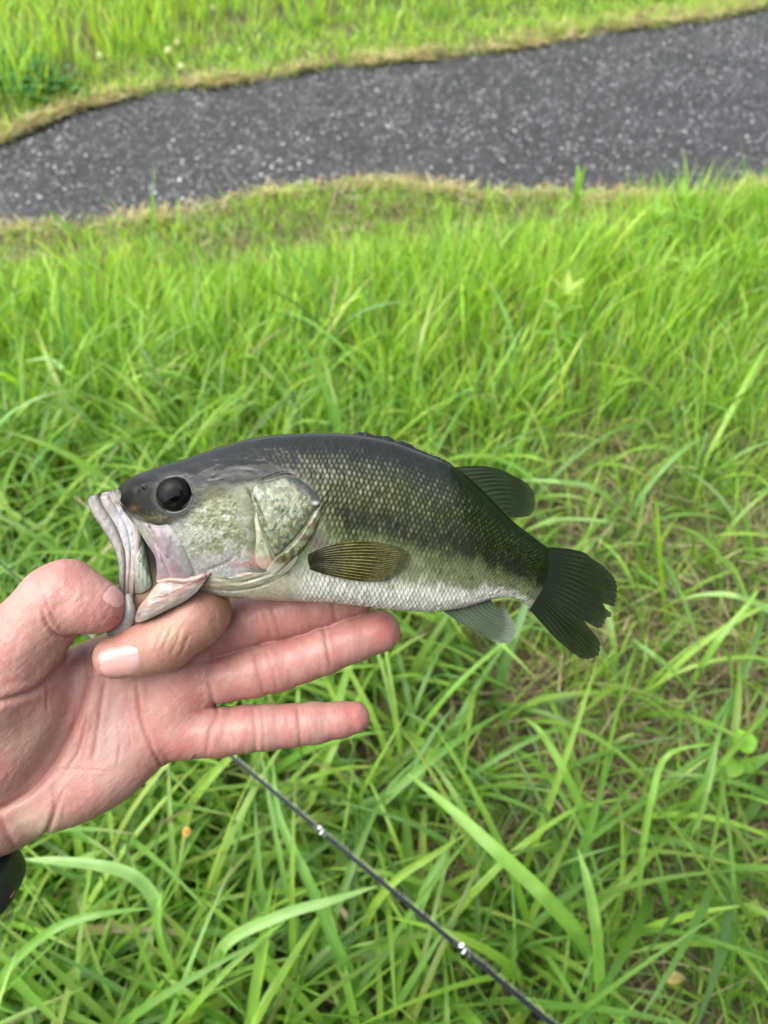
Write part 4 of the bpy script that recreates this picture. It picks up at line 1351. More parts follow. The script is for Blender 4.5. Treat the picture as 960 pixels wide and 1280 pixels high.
def lip_z(X, Y, u, w):
    z = 4.0 * np.sqrt(np.clip(1 - ((w - .18) / .195) ** 2, 0, 1)) * (w < .375)
    z = np.maximum(z, 3.4 * np.sqrt(np.clip(1 - ((w - .50) / .14) ** 2, 0, 1)) * sstep(0, .06, u) * (1 - .45 * sstep(.1, .25, u)))
    z = np.maximum(z, 2.6 + 1.0 * (fbm2(X / 5, Y / 9, 187) - .5) - 0 * w)  * (w > .64) + z * (w <= .64)
    z = np.maximum(z, (6.5 * np.sqrt(np.clip(1 - ((w - .90) / .13) ** 2, 0, 1))) * (.5 + .5 * sstep(.9, .3, u)))
    return z + .7 * (fbm2(X / 4, Y / 7, 186) - .5) - 4 * sstep(.75, 1, u) + 3 * sstep(.25, .0, u) * w


def lip_c(X, Y, u, w):
    c_ = mixc(mott([.24, .23, .20], [.36, .34, .31], 4, 8, 181)(X, Y), [.05, .05, .045], sstep(.06, 0, w) * .7)
    c_ = mixc(c_, [.065, .055, .052], np.exp(-((w - .375) / .020) ** 2) * .8)
    k = sstep(.355, .40, w)
    c_ = mixc(c_, mott([.46, .42, .41], [.54, .48, .46], 4, 9, 183)(X, Y), k)
    c_ = mixc(c_, mott([.50, .52, .54], [.62, .62, .62], 6, 6, 184)(X, Y), sstep(.44, .52, w) * sstep(.08, .2, u) * sstep(.70, .5, u))
    c_ = mixc(c_, [.22, .13, .12], np.exp(-((w - .74) / .014) ** 2) * sstep(.10, .18, u) * sstep(.5, .35, u) * .5)
    c_ = mixc(c_, mott([.40, .34, .28], [.26, .24, .17], 4, 8, 188)(X, Y), sstep(.80, .86, w))
    c_ = mixc(c_, [.54, .40, .33], sstep(.45, .8, u) * sstep(.3, .6, w) * .5)
    c_ = mixc(c_, [.17, .10, .06], np.exp(-((X - 147) ** 2 / 4 ** 2 + (Y - 630) ** 2 / 4 ** 2)) * .8)
    c_ = mixc(c_, [.045, .043, .040], sstep(.10, .0, u) * .75)
    return c_


sheet('upper_lip', [(112, 620), (109, 627), (114, 640), (124, 655), (136, 674), (144, 690), (148, 708), (149, 730), (150, 752)],
      [(150, 610), (154, 618), (164, 634), (173, 650), (176, 664), (175, 688), (171, 712), (168, 732), (166, 752)], lip_z, lip_c)
# lower jaw, its pink skin drawn tight from the chin to the corner of the mouth
LJ = [(172, 778), (169, 776), (170, 768), (175, 757), (184, 746), (192, 735), (201, 727), (215, 727), (232, 727), (247, 722), (262, 716), (257, 725), (246, 740), (230, 752), (208, 763), (190, 772), (178, 777)]


def lj_c(x, y, r, t=None):
    c_ = mixc(np.broadcast_to(np.array([.44, .315, .265]), x.shape + (3,)), [.33, .265, .225], sstep(.35, .65, fbm2(x / 9 + y / 6, y / 4, 191, 3)))
    c_ = mixc(c_, [.62, .60, .56], sstep(.66, .76, noise2(x / 4 + y / 5, y / 2.2, 193)) * sstep(170, 185, x) * .6)  # small wet highlights painted as pale spots
    c_ = mixc(c_, [.33, .31, .28], sstep(-9, 3, (y - 778) + (x - 171) * .52) * .7)
    c_ = mixc(c_, [.58, .28, .22], np.clip(sstep(5, 0, np.abs((y - 737) + (x - 228) * .60)) * sstep(205, 222, x), 0, 1) * .75)
    c_ = mixc(c_, [.60, .40, .31], sstep(0, 10, 198 - x - (y - 745)) * .5)
    c_ = mixc(c_, [.12, .08, .07], np.exp(-((x - 173) ** 2 / 4 ** 2 + (y - 769) ** 2 / 3 ** 2)) * .7)
    return c_


plate('lower_jaw', LJ, 4.5, lambda x, y: np.interp(x, [160, 185, 215, 250], [26, 36, 40, 40]), lj_c, p=3, n=200, rings=50, skirt=18, relief=lambda x, y: .8 * (fbm2(x / 14 + y / 9, y / 6, 195, 2) - .5), centre=(206, 744), mat=M_FLESH)
tube('lower_lip', [(160, 742, 12, 4.5), (161, 754, 17, 6), (162, 766, 17, 7.5), (158, 777, 12, 10), (149, 785, 4, 11), (136, 790, -4, 10)], .8,
     colf=lambda x, y, a, t: mixc(mott([.42, .41, .38], [.50, .49, .46], 5, 7, 197)(x, y), [.12, .11, .09], sstep(.62, .95, t) * .8), relief=.1, mat=M_FLESH)  # end drawn out and painted dark as shade beside the thumb
tube('corner_fold', [(196, 728, 36, 2.5), (212, 725, 40, 3), (230, 726, 42, 3.4), (244, 724, 42, 4), (258, 718, 42, 3)], .8,
     colf=mott([.56, .36, .31], [.48, .27, .22], 8, 3, 199), relief=.15, mat=M_FLESH)

# ---- eye
M_EYE, nt, b = material('fish_eye')
ac = attr_col(nt); nt.links.new(ac.outputs['Color'], b.inputs['Base Color'])
b.inputs['Roughness'].default_value = .10; b.inputs['Specular IOR Level'].default_value = .04; b.inputs['Coat Weight'].default_value = .14; b.inputs['Coat Roughness'].default_value = .01; b.inputs['Coat IOR'].default_value = 1.33
ez = float(body_z(np.array([200.]), np.array([640.]))[0]) - 4
m, n = 90, 60
th = np.linspace(0, math.pi * .5, n)[:, None]; ph = np.linspace(0, 2 * np.pi, m, endpoint=False)[None]
R_ = 21.3
X = R_ * np.sin(th) * np.cos(ph); Y = R_ * np.sin(th) * np.sin(ph); Zd = 7.5 * np.cos(th) + 0 * ph
rim = body_z(218 + 26 * np.cos(ph), 618 + 26 * np.sin(ph)).mean()
V = L(218 + X, 618 + Y, rim - 3.0 + Zd).reshape(-1, 3)
rr = np.hypot(X, Y * 1.0) / R_
an = noise2(np.cos(ph) * 4 + 0 * th, np.sin(ph) * 4 + rr * 3, 205)
C = mixc(np.broadcast_to(np.array([.010, .010, .009]), X.shape + (3,)), [.018, .015, .011], sstep(.40, .62, an) * .7)
C = mixc(C, [.035, .028, .015], np.exp(-((rr - .47) / .025) ** 2) * .4)
C = mixc(C, [.07, .066, .06], sstep(.90, .98, rr) * sstep(-.1, .6, Y / R_) * .8)
C = mixc(C, [.002, .004, .005], sstep(.47, .43, rr))
C = C * .42
eye = fpart('eye', V, [grid_faces(n, m, wrap_v=True)[m:], np.stack([np.zeros(m, int), m + (np.arange(m) + 1) % m, m + np.arange(m)], 1)[:, ::-1]], C.reshape(-1, 3), M_EYE)
# socket ring
a_ = np.linspace(0, 2 * np.pi, 80)
ringp = [(218 + 23.2 * math.cos(t), 618 + 23.2 * math.sin(t), float(body_z(np.array([218 + 26 * math.cos(t)]), np.array([618 + 26 * math.sin(t)]))[0]) - 1.9, 1.8) for t in np.linspace(0, 2 * np.pi, 29)]
tube('eyelid_ring', ringp, .8, n=140, m=12, colf=lambda x, y, a, t: mixc(np.broadcast_to(np.array([.012, .012, .011]), x.shape + (3,)), [.045, .043, .040], sstep(632, 640, y) * .8), parent=eye)


# ---- fins: rays joined by a thin wet web
M_FIN, nt, b = material('fin_web')
ac = attr_col(nt); nt.links.new(ac.outputs['Color'], b.inputs['Base Color'])
b.inputs['Roughness'].default_value = .42; b.inputs['Specular IOR Level'].default_value = .2; b.inputs['Coat Weight'].default_value = .12; b.inputs['Coat Roughness'].default_value = .15
tr = nt.nodes.new('ShaderNodeBsdfTranslucent'); nt.links.new(ac.outputs['Color'], tr.inputs['Color'])
al = nt.nodes.new('ShaderNodeAttribute'); al.attribute_name = 'metal'; nt.links.new(al.outputs['Fac'], b.inputs['Alpha'])
mx = nd(nt, 'ShaderNodeMixShader', Fac=.25)
nt.links.new(b.outputs[0], mx.inputs[1]); nt.links.new(tr.outputs[0], mx.inputs[2]); nt.links.new(mx.outputs[0], nt.nodes['Material Output'].inputs['Surface'])


def fin(name, lobes, rays, zf, colf, nu=150, nw=70, ridge=1.1, scallop=1.6, label=None, thin=.35, root=0.0):
    """lobes: list of (base, mid, outer) polylines running the same way"""
    Vs, Fs, Cs, As, off = [], [], [], [], 0
    for li, (bs, md, ot) in enumerate(lobes):
        rn = rays[li]
        Bp, Mp, Op = [resample(spline(q_, 120) if len(q_) > 2 else np.array(q_, float), nu) for q_ in (bs, md, ot)]
        w = np.linspace(0, 1, nw)[None, :, None]
        u = np.linspace(0, 1, nu)
        ctrl = 2 * Mp - .5 * (Bp + Op)
        P = (1 - w) ** 2 * Bp[:, None] + 2 * w * (1 - w) * ctrl[:, None] + w ** 2 * Op[:, None]
        ray = np.cos(2 * np.pi * u * rn)[:, None]
        w2 = w[..., 0]
        # rays fork towards the margin
        fork = np.cos(4 * np.pi * u * rn)[:, None]
        rg = ray * (1 - sstep(.45, .8, w2)) + fork * sstep(.45, .8, w2)
        tipdir = (Op - Mp); tipdir /= np.linalg.norm(tipdir, axis=1)[:, None] + 1e-6
        P = P + tipdir[:, None] * (scallop * (fork * .5 - .5) * (w2 ** 12) + 1.2 * (noise2(u * rn * 1.7, u * 0, 7 + li)[:, None] - .5) * w2 ** 8)[..., None]
        X, Y = P[..., 0], P[..., 1]
        Z = zf(X, Y, np.broadcast_to(u[:, None], X.shape), np.broadcast_to(w2, X.shape))
        th_ = root * (1 - sstep(0, .42, w2)) + .9 * (1 - w2) + .35 + ridge * .5 * (rg * .5 + .5) * (1 - .5 * w2) * sstep(0, .35, w2)
        C = colf(X, Y, np.broadcast_to(u[:, None], X.shape), np.broadcast_to(w2, X.shape), rg * .5 + .5)
        alp = 1 - thin * sstep(.15, .85, np.broadcast_to(w2, X.shape)) * (1 - .75 * (rg * .5 + .5)) - thin * .5 * sstep(.86, 1, w2); As += [alp.ravel(), alp.ravel()]
        for sgn in (1, -1):
            Vs.append(L(X, Y, Z + sgn * th_).reshape(-1, 3)); Cs.append(C.reshape(-1, 3))
            f_ = grid_faces(nu, nw, off=off); Fs.append(f_ if sgn < 0 else f_[:, ::-1]); off += nu * nw
        a0, b0 = off - 2 * nu * nw, off - nu * nw
        e = []
        idx = np.arange(nu - 1) * nw
        e.append(np.stack([a0 + idx + nw - 1, a0 + idx + 2 * nw - 1, b0 + idx + 2 * nw - 1, b0 + idx + nw - 1], 1))
        k = np.arange(nw - 1)
        e.append(np.stack([a0 + k, a0 + k + 1, b0 + k + 1, b0 + k], 1))
        k2 = (nu - 1) * nw + k
        e.append(np.stack([a0 + k2, b0 + k2, b0 + k2 + 1, a0 + k2 + 1], 1))
        Fs.append(np.vstack(e))
    return fpart(name, np.vstack(Vs), np.vstack(Fs), np.vstack(Cs), M_FIN, label=label, metal=np.concatenate(As))


def fincol(base, ray, tip, seed, spots=0.0):
    base, ray, tip = map(np.array, (base, ray, tip))

    def f(X, Y, u, w, rg):
        c_ = mixc(np.broadcast_to(base, X.shape + (3,)), ray, sstep(.55, .95, rg) * (.25 + .75 * sstep(.05, .5, w)))
        c_ = mixc(c_, tip, sstep(.80, 1.0, w) * .7)
        c_ = c_ * (.8 + .4 * noise2(u * 40, w * 6, seed))[..., None]
        if spots:
            c_ = mixc(c_, c_ * .35, spots * sstep(.5, .6, noise2(u * 30, w * 26, seed + 1)))
        return c_
    return f


tailz = lambda X, Y, u, w: -np.clip((X - 520) / 200, 0, 2) ** 2 * 14 + 3.0 * np.sin(u * 7) * w
_tc = fincol([.0070, .0150, .0030], [.017, .032, .007], [.022, .034, .013], 211)


def tail_c(X, Y, u, w, rg):
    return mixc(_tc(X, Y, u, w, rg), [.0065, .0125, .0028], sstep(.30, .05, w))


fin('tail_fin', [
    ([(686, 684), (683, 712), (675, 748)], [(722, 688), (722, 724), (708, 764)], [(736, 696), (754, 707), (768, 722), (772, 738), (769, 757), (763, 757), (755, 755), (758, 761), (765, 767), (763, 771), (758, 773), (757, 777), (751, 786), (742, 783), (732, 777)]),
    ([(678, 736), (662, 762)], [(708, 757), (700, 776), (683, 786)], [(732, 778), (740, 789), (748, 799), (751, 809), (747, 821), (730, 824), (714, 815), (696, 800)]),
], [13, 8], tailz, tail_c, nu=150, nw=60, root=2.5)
fin('dorsal_fin', [([(556, 586), (590, 614), (628, 656)], [(606, 583), (628, 608), (638, 647)], [(640, 594), (658, 603), (667, 614), (670, 630), (664, 644), (646, 648)])], [12],
    lambda X, Y, u, w: -np.clip((X - 520) / 200, 0, 2) ** 2 * 14 + 1.5 * np.sin(u * 6) * w, fincol([.016, .031, .009], [.007, .014, .004], [.035, .058, .020], 221))
fin('anal_fin', [([(544, 756), (578, 748), (612, 738)], [(582, 783), (602, 774), (618, 756)], [(626, 805), (638, 803), (645, 792), (644, 780), (634, 762)])], [11],
    lambda X, Y, u, w: -np.clip((X - 520) / 200, 0, 2) ** 2 * 14 - 2 + 2 * np.sin(u * 5) * w, fincol([.075, .105, .062], [.13, .17, .115], [.36, .42, .34], 231))
pecz = lambda X, Y, u, w: body_z(X, Y) - .8 + 5.6 * sstep(0, .35, w) + 1.2 * np.sin(u * 9 + w * 3) * w
_pc = fincol([.060, .056, .014], [.32, .30, .095], [.15, .165, .08], 241, .45)


def pec_c(X, Y, u, w, rg):
    c_ = _pc(X, Y, u, w, rg)
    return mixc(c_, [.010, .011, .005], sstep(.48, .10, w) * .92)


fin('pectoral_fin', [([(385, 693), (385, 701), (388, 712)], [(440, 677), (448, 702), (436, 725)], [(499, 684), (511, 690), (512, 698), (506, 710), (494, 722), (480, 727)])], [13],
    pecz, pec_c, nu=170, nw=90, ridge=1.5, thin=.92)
# the spiny dorsal, folded flat along the back
TOPL = spline([(s_[0], s_[1]) for s_ in STN], 300)
nx = 240
xs_ = np.linspace(432, 570, nx); ty = np.interp(xs_, TOPL[:, 0], TOPL[:, 1])
hgt_ = (1.6 + 3.4 * noise2(xs_ / 9, xs_ * 0, 77) + 1.6 * noise2(xs_ / 2.5, xs_ * 0, 78)) * sstep(432, 452, xs_) * sstep(572, 556, xs_)
for_z = np.linspace(-1, 1, 9)
V = L(np.repeat(xs_[:, None], 9, 1), ty[:, None] + 4 - (hgt_[:, None] + 3.5) * (1 - for_z[None] ** 2), (for_z * 5)[None] + 1.5 + 0 * xs_[:, None]).reshape(-1, 3)
fpart('spiny_dorsal_fin', V, grid_faces(nx, 9), np.tile([.006, .008, .006], (len(V), 1)) * (.7 + .6 * noise2(np.repeat(xs_, 9) / 3, V[:, 2], 7))[:, None])
# ------------------------------------------------------------------ single blades, weeds and flowers one can tell apart
def hero_blade(pts, width, label, col, h0, h1, group='broad grass blades standing clear of the turf'):
    """pts: pixels along the blade as seen, from one end to the other; h0..h1 its height above the soil along the way"""
    P = spline(pts, 40)
    k = np.linspace(0, 1, 40)
    hh = np.interp(k, np.linspace(0, 1, len(h0)), h0) if hasattr(h0, '__len__') else h0 + (h1 - h0) * k
    C = np.array([at(p[0], p[1], h) for p, h in zip(P, hh)])
    T = np.gradient(C, axis=0); T /= np.linalg.norm(T, axis=1)[:, None]
    up = np.array([0, -.35, 1.0]); Sd = np.cross(T, up); Sd /= np.linalg.norm(Sd, axis=1)[:, None]
    N = np.cross(Sd, T)
    w = width * .5 * np.clip(np.minimum(1, .35 + k / .35) * (1 - k ** 3.5) ** .8, .03, 1)
    tw = .35 * np.sin(k * 3 + pts[0][0])
    Sd = Sd * np.cos(tw)[:, None] + N * np.sin(tw)[:, None]
    cols_ = np.array([-1, -.5, 0, .5, 1.0])
    V = C[:, None] + Sd[:, None] * (cols_[None, :] * w[:, None])[..., None] - N[:, None] * ((1 - np.abs(cols_))[None, :] * .30 * w[:, None])[..., None]
    base = C[0].copy()
    c = np.tile(np.asarray(col), (40, 5, 1)) * (1 + .25 * (noise2(k[:, None] * 6, cols_[None, :] * 3, int(pts[0][0])) - .5))[..., None]
    c[:, 2] = c[:, 2] * .7 + np.array([.30, .42, .18]) * .3
    me = new_mesh('grass_blade', (V - base).reshape(-1, 3), grid_faces(40, 5), c.reshape(-1, 3))
    o = link('grass_blade', me, M_GRASS, label=label, cat='grass blade', group=group)
    o.location = base
    return o


LG, MG, BG = (.24, .44, .075), (.17, .36, .06), (.28, .47, .14)
hero_blade([(748, 1225), (722, 1168), (680, 1120), (620, 1063), (560, 1008), (508, 966)], .0185, 'widest grass blade in the lower right, sloping down to the foot of an upright blade', LG, [.05, .20, .27, .30, .30, .28], 0)
hero_blade([(764, 1330), (756, 1280), (750, 1220), (745, 1160), (735, 1105), (722, 1060)], .0165, 'upright bright blade with a blunt tip near the bottom edge, crossing the widest sloping blade', LG, [.02, .12, .22, .29, .32, .33], 0)
hero_blade([(462, 1300), (454, 1251), (422, 1187), (385, 1100), (349, 1022), (340, 944)], .014, 'long blade running from the little finger down to the bottom edge under the rod', MG, [.04, .14, .22, .28, .3, .31], 0)
hero_blade([(262, 1262), (278, 1185), (349, 1145), (410, 1127), (473, 1107)], .0125, 'pale blade arching sideways to the rod from its left side', BG, [.05, .27, .31, .32, .32], 0)
hero_blade([(465, 1300), (500, 1205), (528, 1123), (550, 1078), (576, 1030)], .015, 'blade slanting up under the rod towards the tip of the widest sloping blade', MG, [.04, .14, .2, .22, .23], 0)
hero_blade([(444, 1232), (459, 1150), (495, 1100), (540, 1070), (583, 1042)], .0105, 'narrow yellow green blade bending over just above the rod', (.26, .42, .05), [.04, .2, .25, .26, .26], 0)
hero_blade([(-40, 1330), (0, 1225), (65, 1163), (125, 1143), (190, 1135)], .010, 'arched blade in the bottom left corner below the watch', MG, [.05, .25, .3, .31, .3], 0)
hero_blade([(198, 1160), (195, 1128), (168, 1096), (125, 1082), (70, 1076), (30, 1074)], .014, 'broad pale blade passing just right of the watch', BG, [.2, .3, .33, .34, .34, .33], 0)
hero_blade([(236, 1262), (216, 1218), (199, 1170), (197, 1135), (204, 1112)], .008, 'thin folded blade hanging below the orange flower', LG, [.1, .2, .27, .3, .31], 0)
hero_blade([(803, 1175), (800, 1095), (814, 1000), (835, 944), (895, 928)], .0095, 'tall blade bending over to the right beyond the tail', LG, [.04, .17, .28, .33, .33], 0)
hero_blade([(845, 1080), (868, 1040), (884, 990), (897, 935)], .010, 'leaning blade next to the round leaved weed', BG, [.05, .2, .27, .3], 0)
hero_blade([(742, 1060), (727, 1012), (706, 965), (678, 918), (655, 896)], .0115, 'blade slanting down from below the tail fin', LG, [.03, .2, .28, .31, .32], 0)
hero_blade([(786, 645), (744, 611), (698, 602), (650, 600)], .0105, 'pale blade lying level behind the soft dorsal fin', BG, [.02, .2, .24, .24], 0)
hero_blade([(790, 660), (760, 652), (695, 649), (655, 664)], .008, 'pale blade lying level above the tail fin', BG, [.02, .2, .23, .22], 0)
hero_blade([(834, 790), (828, 735), (824, 684), (820, 620)], .0105, 'upright yellow green blade right of the tail fin', (.27, .45, .03), [.02, .13, .23, .33], 0)
hero_blade([(860, 860), (874, 838), (897, 801), (932, 759), (950, 735)], .0105, 'blade leaning right towards the edge of the picture beyond the tail', LG, [.03, .2, .27, .31, .32], 0)
hero_blade([(1000, 800), (965, 765), (921, 745), (882, 743), (850, 748)], .0095, 'pale arched blade entering from the right edge level with the tail', BG, [.1, .27, .31, .3, .27], 0)
hero_blade([(872, 882), (847, 845), (819, 820), (789, 798)], .009, 'straight pale blade slanting down to the right below the tail tip', BG, [.02, .22, .28, .3], 0)
hero_blade([(12, 960), (0, 905), (-10, 870)], .009, 'blade mostly hidden behind the heel of the hand', MG, [.05, .2, .3], 0)
hero_blade([(192, 318), (190, 290), (191, 245), (193, 192)], .014, 'tallest of the reedy blades rising against the path at the upper left', MG, [.02, .08, .2, .34], 0, 'reedy blades rising against the path')
hero_blade([(192, 322), (175, 295), (145, 262), (115, 232)], .012, 'reedy blade slanting left against the path, beside the tallest one', MG, [.02, .1, .2, .3], 0, 'reedy blades rising against the path')
hero_blade([(112, 315), (95, 296), (68, 270), (44, 250)], .011, 'leftmost reedy blade against the path', MG, [.02, .08, .15, .22], 0, 'reedy blades rising against the path')
hero_blade([(218, 318), (219, 290), (225, 245)], .009, 'thin reedy blade right of the tallest one', LG, [.02, .08, .18], 0, 'reedy blades rising against the path')
hero_blade([(100, 478), (80, 462), (60, 448), (30, 452)], .010, 'pale bent blade at the left edge above the fish', BG, [.12, .28, .3, .28], 0)
hero_blade([(722, 300), (718, 275), (722, 240), (733, 204)], .022, 'broad shoot standing up against the path right of centre', LG, [.02, .08, .18, .3], 0, 'reedy blades rising against the path')


def leaf_mesh(ln, wd, bend=.3, cup=.25, seg=9, col=(.2, .4, .05), colt=None, blunt=False):
    k = np.linspace(0, 1, seg); c_ = np.linspace(-1, 1, 5)
    w = wd * .5 * (np.sin(np.pi * np.clip(k, .02, .99) ** (1.0 if blunt else .8)) ** (.55 if blunt else .9))
    x = ln * k[:, None] + 0 * c_[None]
    y = w[:, None] * c_[None]
    z = ln * bend * (k ** 2)[:, None] * -1 + cup * np.abs(y)
    c = mixc(np.tile(np.asarray(col, float), (seg, 5, 1)), colt if colt is not None else col, np.repeat(k[:, None], 5, 1))
    return np.stack([x, y, z], -1).reshape(-1, 3), grid_faces(seg, 5), c.reshape(-1, 3)


def rot(V, az, el):
    V = V @ np.array([[math.cos(el), 0, math.sin(el)], [0, 1, 0], [-math.sin(el), 0, math.cos(el)]])
    return V @ np.array([[math.cos(az), math.sin(az), 0], [-math.sin(az), math.cos(az), 0], [0, 0, 1]])


def stem_mesh(pts, r0, r1, col, m=7):
    P = spline(pts, 14); T = np.gradient(P, axis=0); T /= np.linalg.norm(T, axis=1)[:, None]
    s_ = np.cross(T, [.3, 1, .1]); s_ /= np.linalg.norm(s_, axis=1)[:, None]; u_ = np.cross(s_, T)
    a = np.linspace(0, 2 * np.pi, m, endpoint=False); r = np.linspace(r0, r1, 14)[:, None, None]
    V = P[:, None] + r * (s_[:, None] * np.cos(a)[None, :, None] + u_[:, None] * np.sin(a)[None, :, None])
    return V.reshape(-1, 3), grid_faces(14, m, wrap_v=True), np.tile(col, (14 * m, 1))


def plant(name, cat, px, py, height, leaves, label, stem_col=(.20, .22, .07), group=None, top_px=None):
    """px, py: where its top shows; leaves: (height fraction, azimuth, elevation, length, width, colour, tip colour, blunt)"""
    top = at(px, py, height)
    root = bpy.data.objects.new(name, None); COL.objects.link(root); root.empty_display_size = .02
    g0 = float(ground_h(np.array([top[0]]), np.array([top[1] + .02]))[0])
    root.location = (top[0], top[1] + .02, g0)
    root['label'] = label; root['category'] = cat
    if group: root['group'] = group
    H = top[2] - g0
    st_ = [(0, 0, 0), (.004, -.004, H * .4), (-.003, -.014, H * .75), (0, -.02, H)]
    V, F, c = stem_mesh(st_, .0026, .0014, stem_col)
    link('stem', new_mesh('stem', V, F, c), M_GRASS, root)
    S_ = spline(st_, 50)
    for f, az, el, ln, wd, c0, c1, bl in leaves:
        V, F, c = leaf_mesh(ln, wd, .25, .3, col=c0, colt=c1, blunt=bl)
        V = rot(V, az, el) + S_[int(f * 49)]
        link('leaf', new_mesh('leaf', V, F, c), M_GRASS, root)
    return root


YG, YL, GR = (.28, .43, .06), (.36, .46, .08), (.17, .36, .04)
lv = [(1.0, math.radians(a), math.radians(e), l, .020, YG, YL, False) for a, e, l in ((80, 62, .062), (150, 58, .060), (20, 55, .058), (215, 50, .05), (300, 48, .045))]
lv += [(.80, math.radians(a), math.radians(20), .058, .019, GR, YG, False) for a in (10, 130, 250)]
lv += [(.55, math.radians(a), math.radians(10), .055, .018, GR, GR, False) for a in (60, 180, 300, 350)]
lv += [(.32, math.radians(a), 0, .05, .017, GR, (.3, .22, .06), False) for a in (20, 200, 110)]
plant('weed', 'weed', 706, 372, .30, lv, 'leafy weed with pale yellow top leaves and a reddish stem in mid grass', (.26, .12, .05))
lv = [(1.0, math.radians(a), math.radians(e), l, .020, GR, LG, False) for a, e, l in ((95, 80, .10), (175, 38, .085), (5, 30, .09), (215, -12, .08))]
plant('weed', 'weed', 720, 248, .16, lv, 'narrow leaved sprout with a drooping yellow leaf at the path edge right of centre')
for (px, py, hgt_w, lab) in ((817, 262, .2, 'small upright leafy weed at the path edge, the left one of the pair'), (850, 240, .24, 'taller upright leafy weed at the path edge, the right one of the pair')):
    lv = [(1.0, math.radians(a), math.radians(e), l, .024, YG, LG, False) for a, e, l in ((90, 80, .07), (190, 60, .06), (-10, 58, .06), (270, 60, .05))]
    lv += [(.7, math.radians(a), math.radians(25), .085, .026, GR, LG, False) for a in (5, 140, 200, 320)] + [(.45, math.radians(a), math.radians(15), .08, .026, GR, LG, False) for a in (60, 180, 270)]
    plant('weed', 'weed', px, py + 14, hgt_w, lv, lab, group='leafy weeds along the path edge')
lv = [(1.0, math.radians(100), math.radians(20), .035, .034, (.20, .46, .03), (.26, .52, .05), True), (.7, math.radians(230), math.radians(10), .03, .026, GR, LG, True), (.6, math.radians(-10), 0, .03, .026, GR, LG, True)]
plant('weed', 'weed', 936, 942, .17, lv, 'round leaved weed at the right edge below the tail')
lv = [(1.0, math.radians(a), math.radians(15), .05, .028, YG, LG, True) for a in (30, 150, 270)] + [(.6, math.radians(a), 0, .045, .026, GR, LG, True) for a in (90, 210, 330)]
plant('weed', 'weed', 853, 330, .18, lv, 'broad leaved weed in the tall grass below the pair at the path edge')


def flower(px, py, h, col, r, label, cat='clover flower', group=None):
    top = at(px, py, h)
    root = bpy.data.objects.new('clover_flower' if cat.startswith('clover') else 'flower', None); COL.objects.link(root); root.empty_display_size = .01
    g0 = float(ground_h(np.array([top[0]]), np.array([top[1]]))[0]); root.location = (top[0], top[1], g0)
    root['label'] = label; root['category'] = cat
    if group: root['group'] = group
    H = top[2] - g0
    V, F, c = stem_mesh([(0, 0, 0), (.004, 0, H * .4), (.002, 0, H * .7), (0, 0, H)], .0012, .001, (.18, .30, .06))
    link('stem', new_mesh('stem', V, F, c), M_GRASS, root)
    Vs, Fs, Cs, off = [], [], [], 0
    for i in range(46):                         # a head of small upturned petals
        zz = 1 - 1.5 * (i + .5) / 46; a = i * 2.39996
        V, F, c = leaf_mesh(r * .75, r * .36, -.25, .6, 5, np.array(col) * .85, col)
        V = rot(V, a, math.asin(max(-1, min(1, zz)))) + np.array([math.cos(a) * math.sqrt(1 - zz * zz), math.sin(a) * math.sqrt(1 - zz * zz), zz]) * r * .45 + [0, 0, H]
        Vs.append(V); Fs.append(F + off); Cs.append(c); off += len(V)
    link('petals', new_mesh('petals', np.vstack(Vs), np.vstack(Fs), np.vstack(Cs)), M_GRASS, root)


WH = (.80, .78, .70)
flower(210, 64, .12, WH, .017, 'white clover flower on the far verge, the leftmost of the close trio', group='white clover flowers on the far verge')
flower(221, 54, .12, (.74, .62, .56), .016, 'pinkish white clover flower, the upper one of the close trio', group='white clover flowers on the far verge')
flower(226, 84, .10, WH, .017, 'white clover flower nearest the path edge, below the other two of the trio', group='white clover flowers on the far verge')
flower(124, 70, .12, WH, .016, 'lone white clover flower on the far verge at the upper left', group='white clover flowers on the far verge')
flower(266, 11, .16, WH, .017, 'white clover flower highest on the far bank', group='white clover flowers on the far verge')
flower(300, 64, .1, (.68, .68, .5), .012, 'small faded clover flower on the far verge right of the trio', group='white clover flowers on the far verge')
flower(233, 1040, .27, (.85, .58, .26), .005, 'tiny orange flower among the blades below the little finger', 'flower')


def dry_leaf(px, py, h, ln, wd, az, col, label):
    p = at(px, py, h)
    V, F, c = leaf_mesh(ln, wd, .5, .55, 12, col, np.array(col) * .7)
    V = rot(V, az, .25)
    o = link('dead_leaf', new_mesh('dead_leaf', V, F, c), M_DRY, label=label, cat='dead leaf', group='dead leaves caught in the grass')
    o.location = p


dry_leaf(828, 1224, .10, .030, .016, .1, (.46, .36, .14), 'curled tan leaf lying on the thatch in the lower right')
dry_leaf(628, 1108, .08, .034, .020, .4, (.42, .32, .15), 'curled tan leaf under the widest sloping blade')
dry_leaf(420, 1128, .12, .05, .007, -.9, (.55, .42, .28), 'narrow pale straw leaf in the gap left of the rod')
dry_leaf(325, 330, .05, .07, .03, .6, (.34, .16, .10), 'reddish brown dead leaf in the grass above the fish')

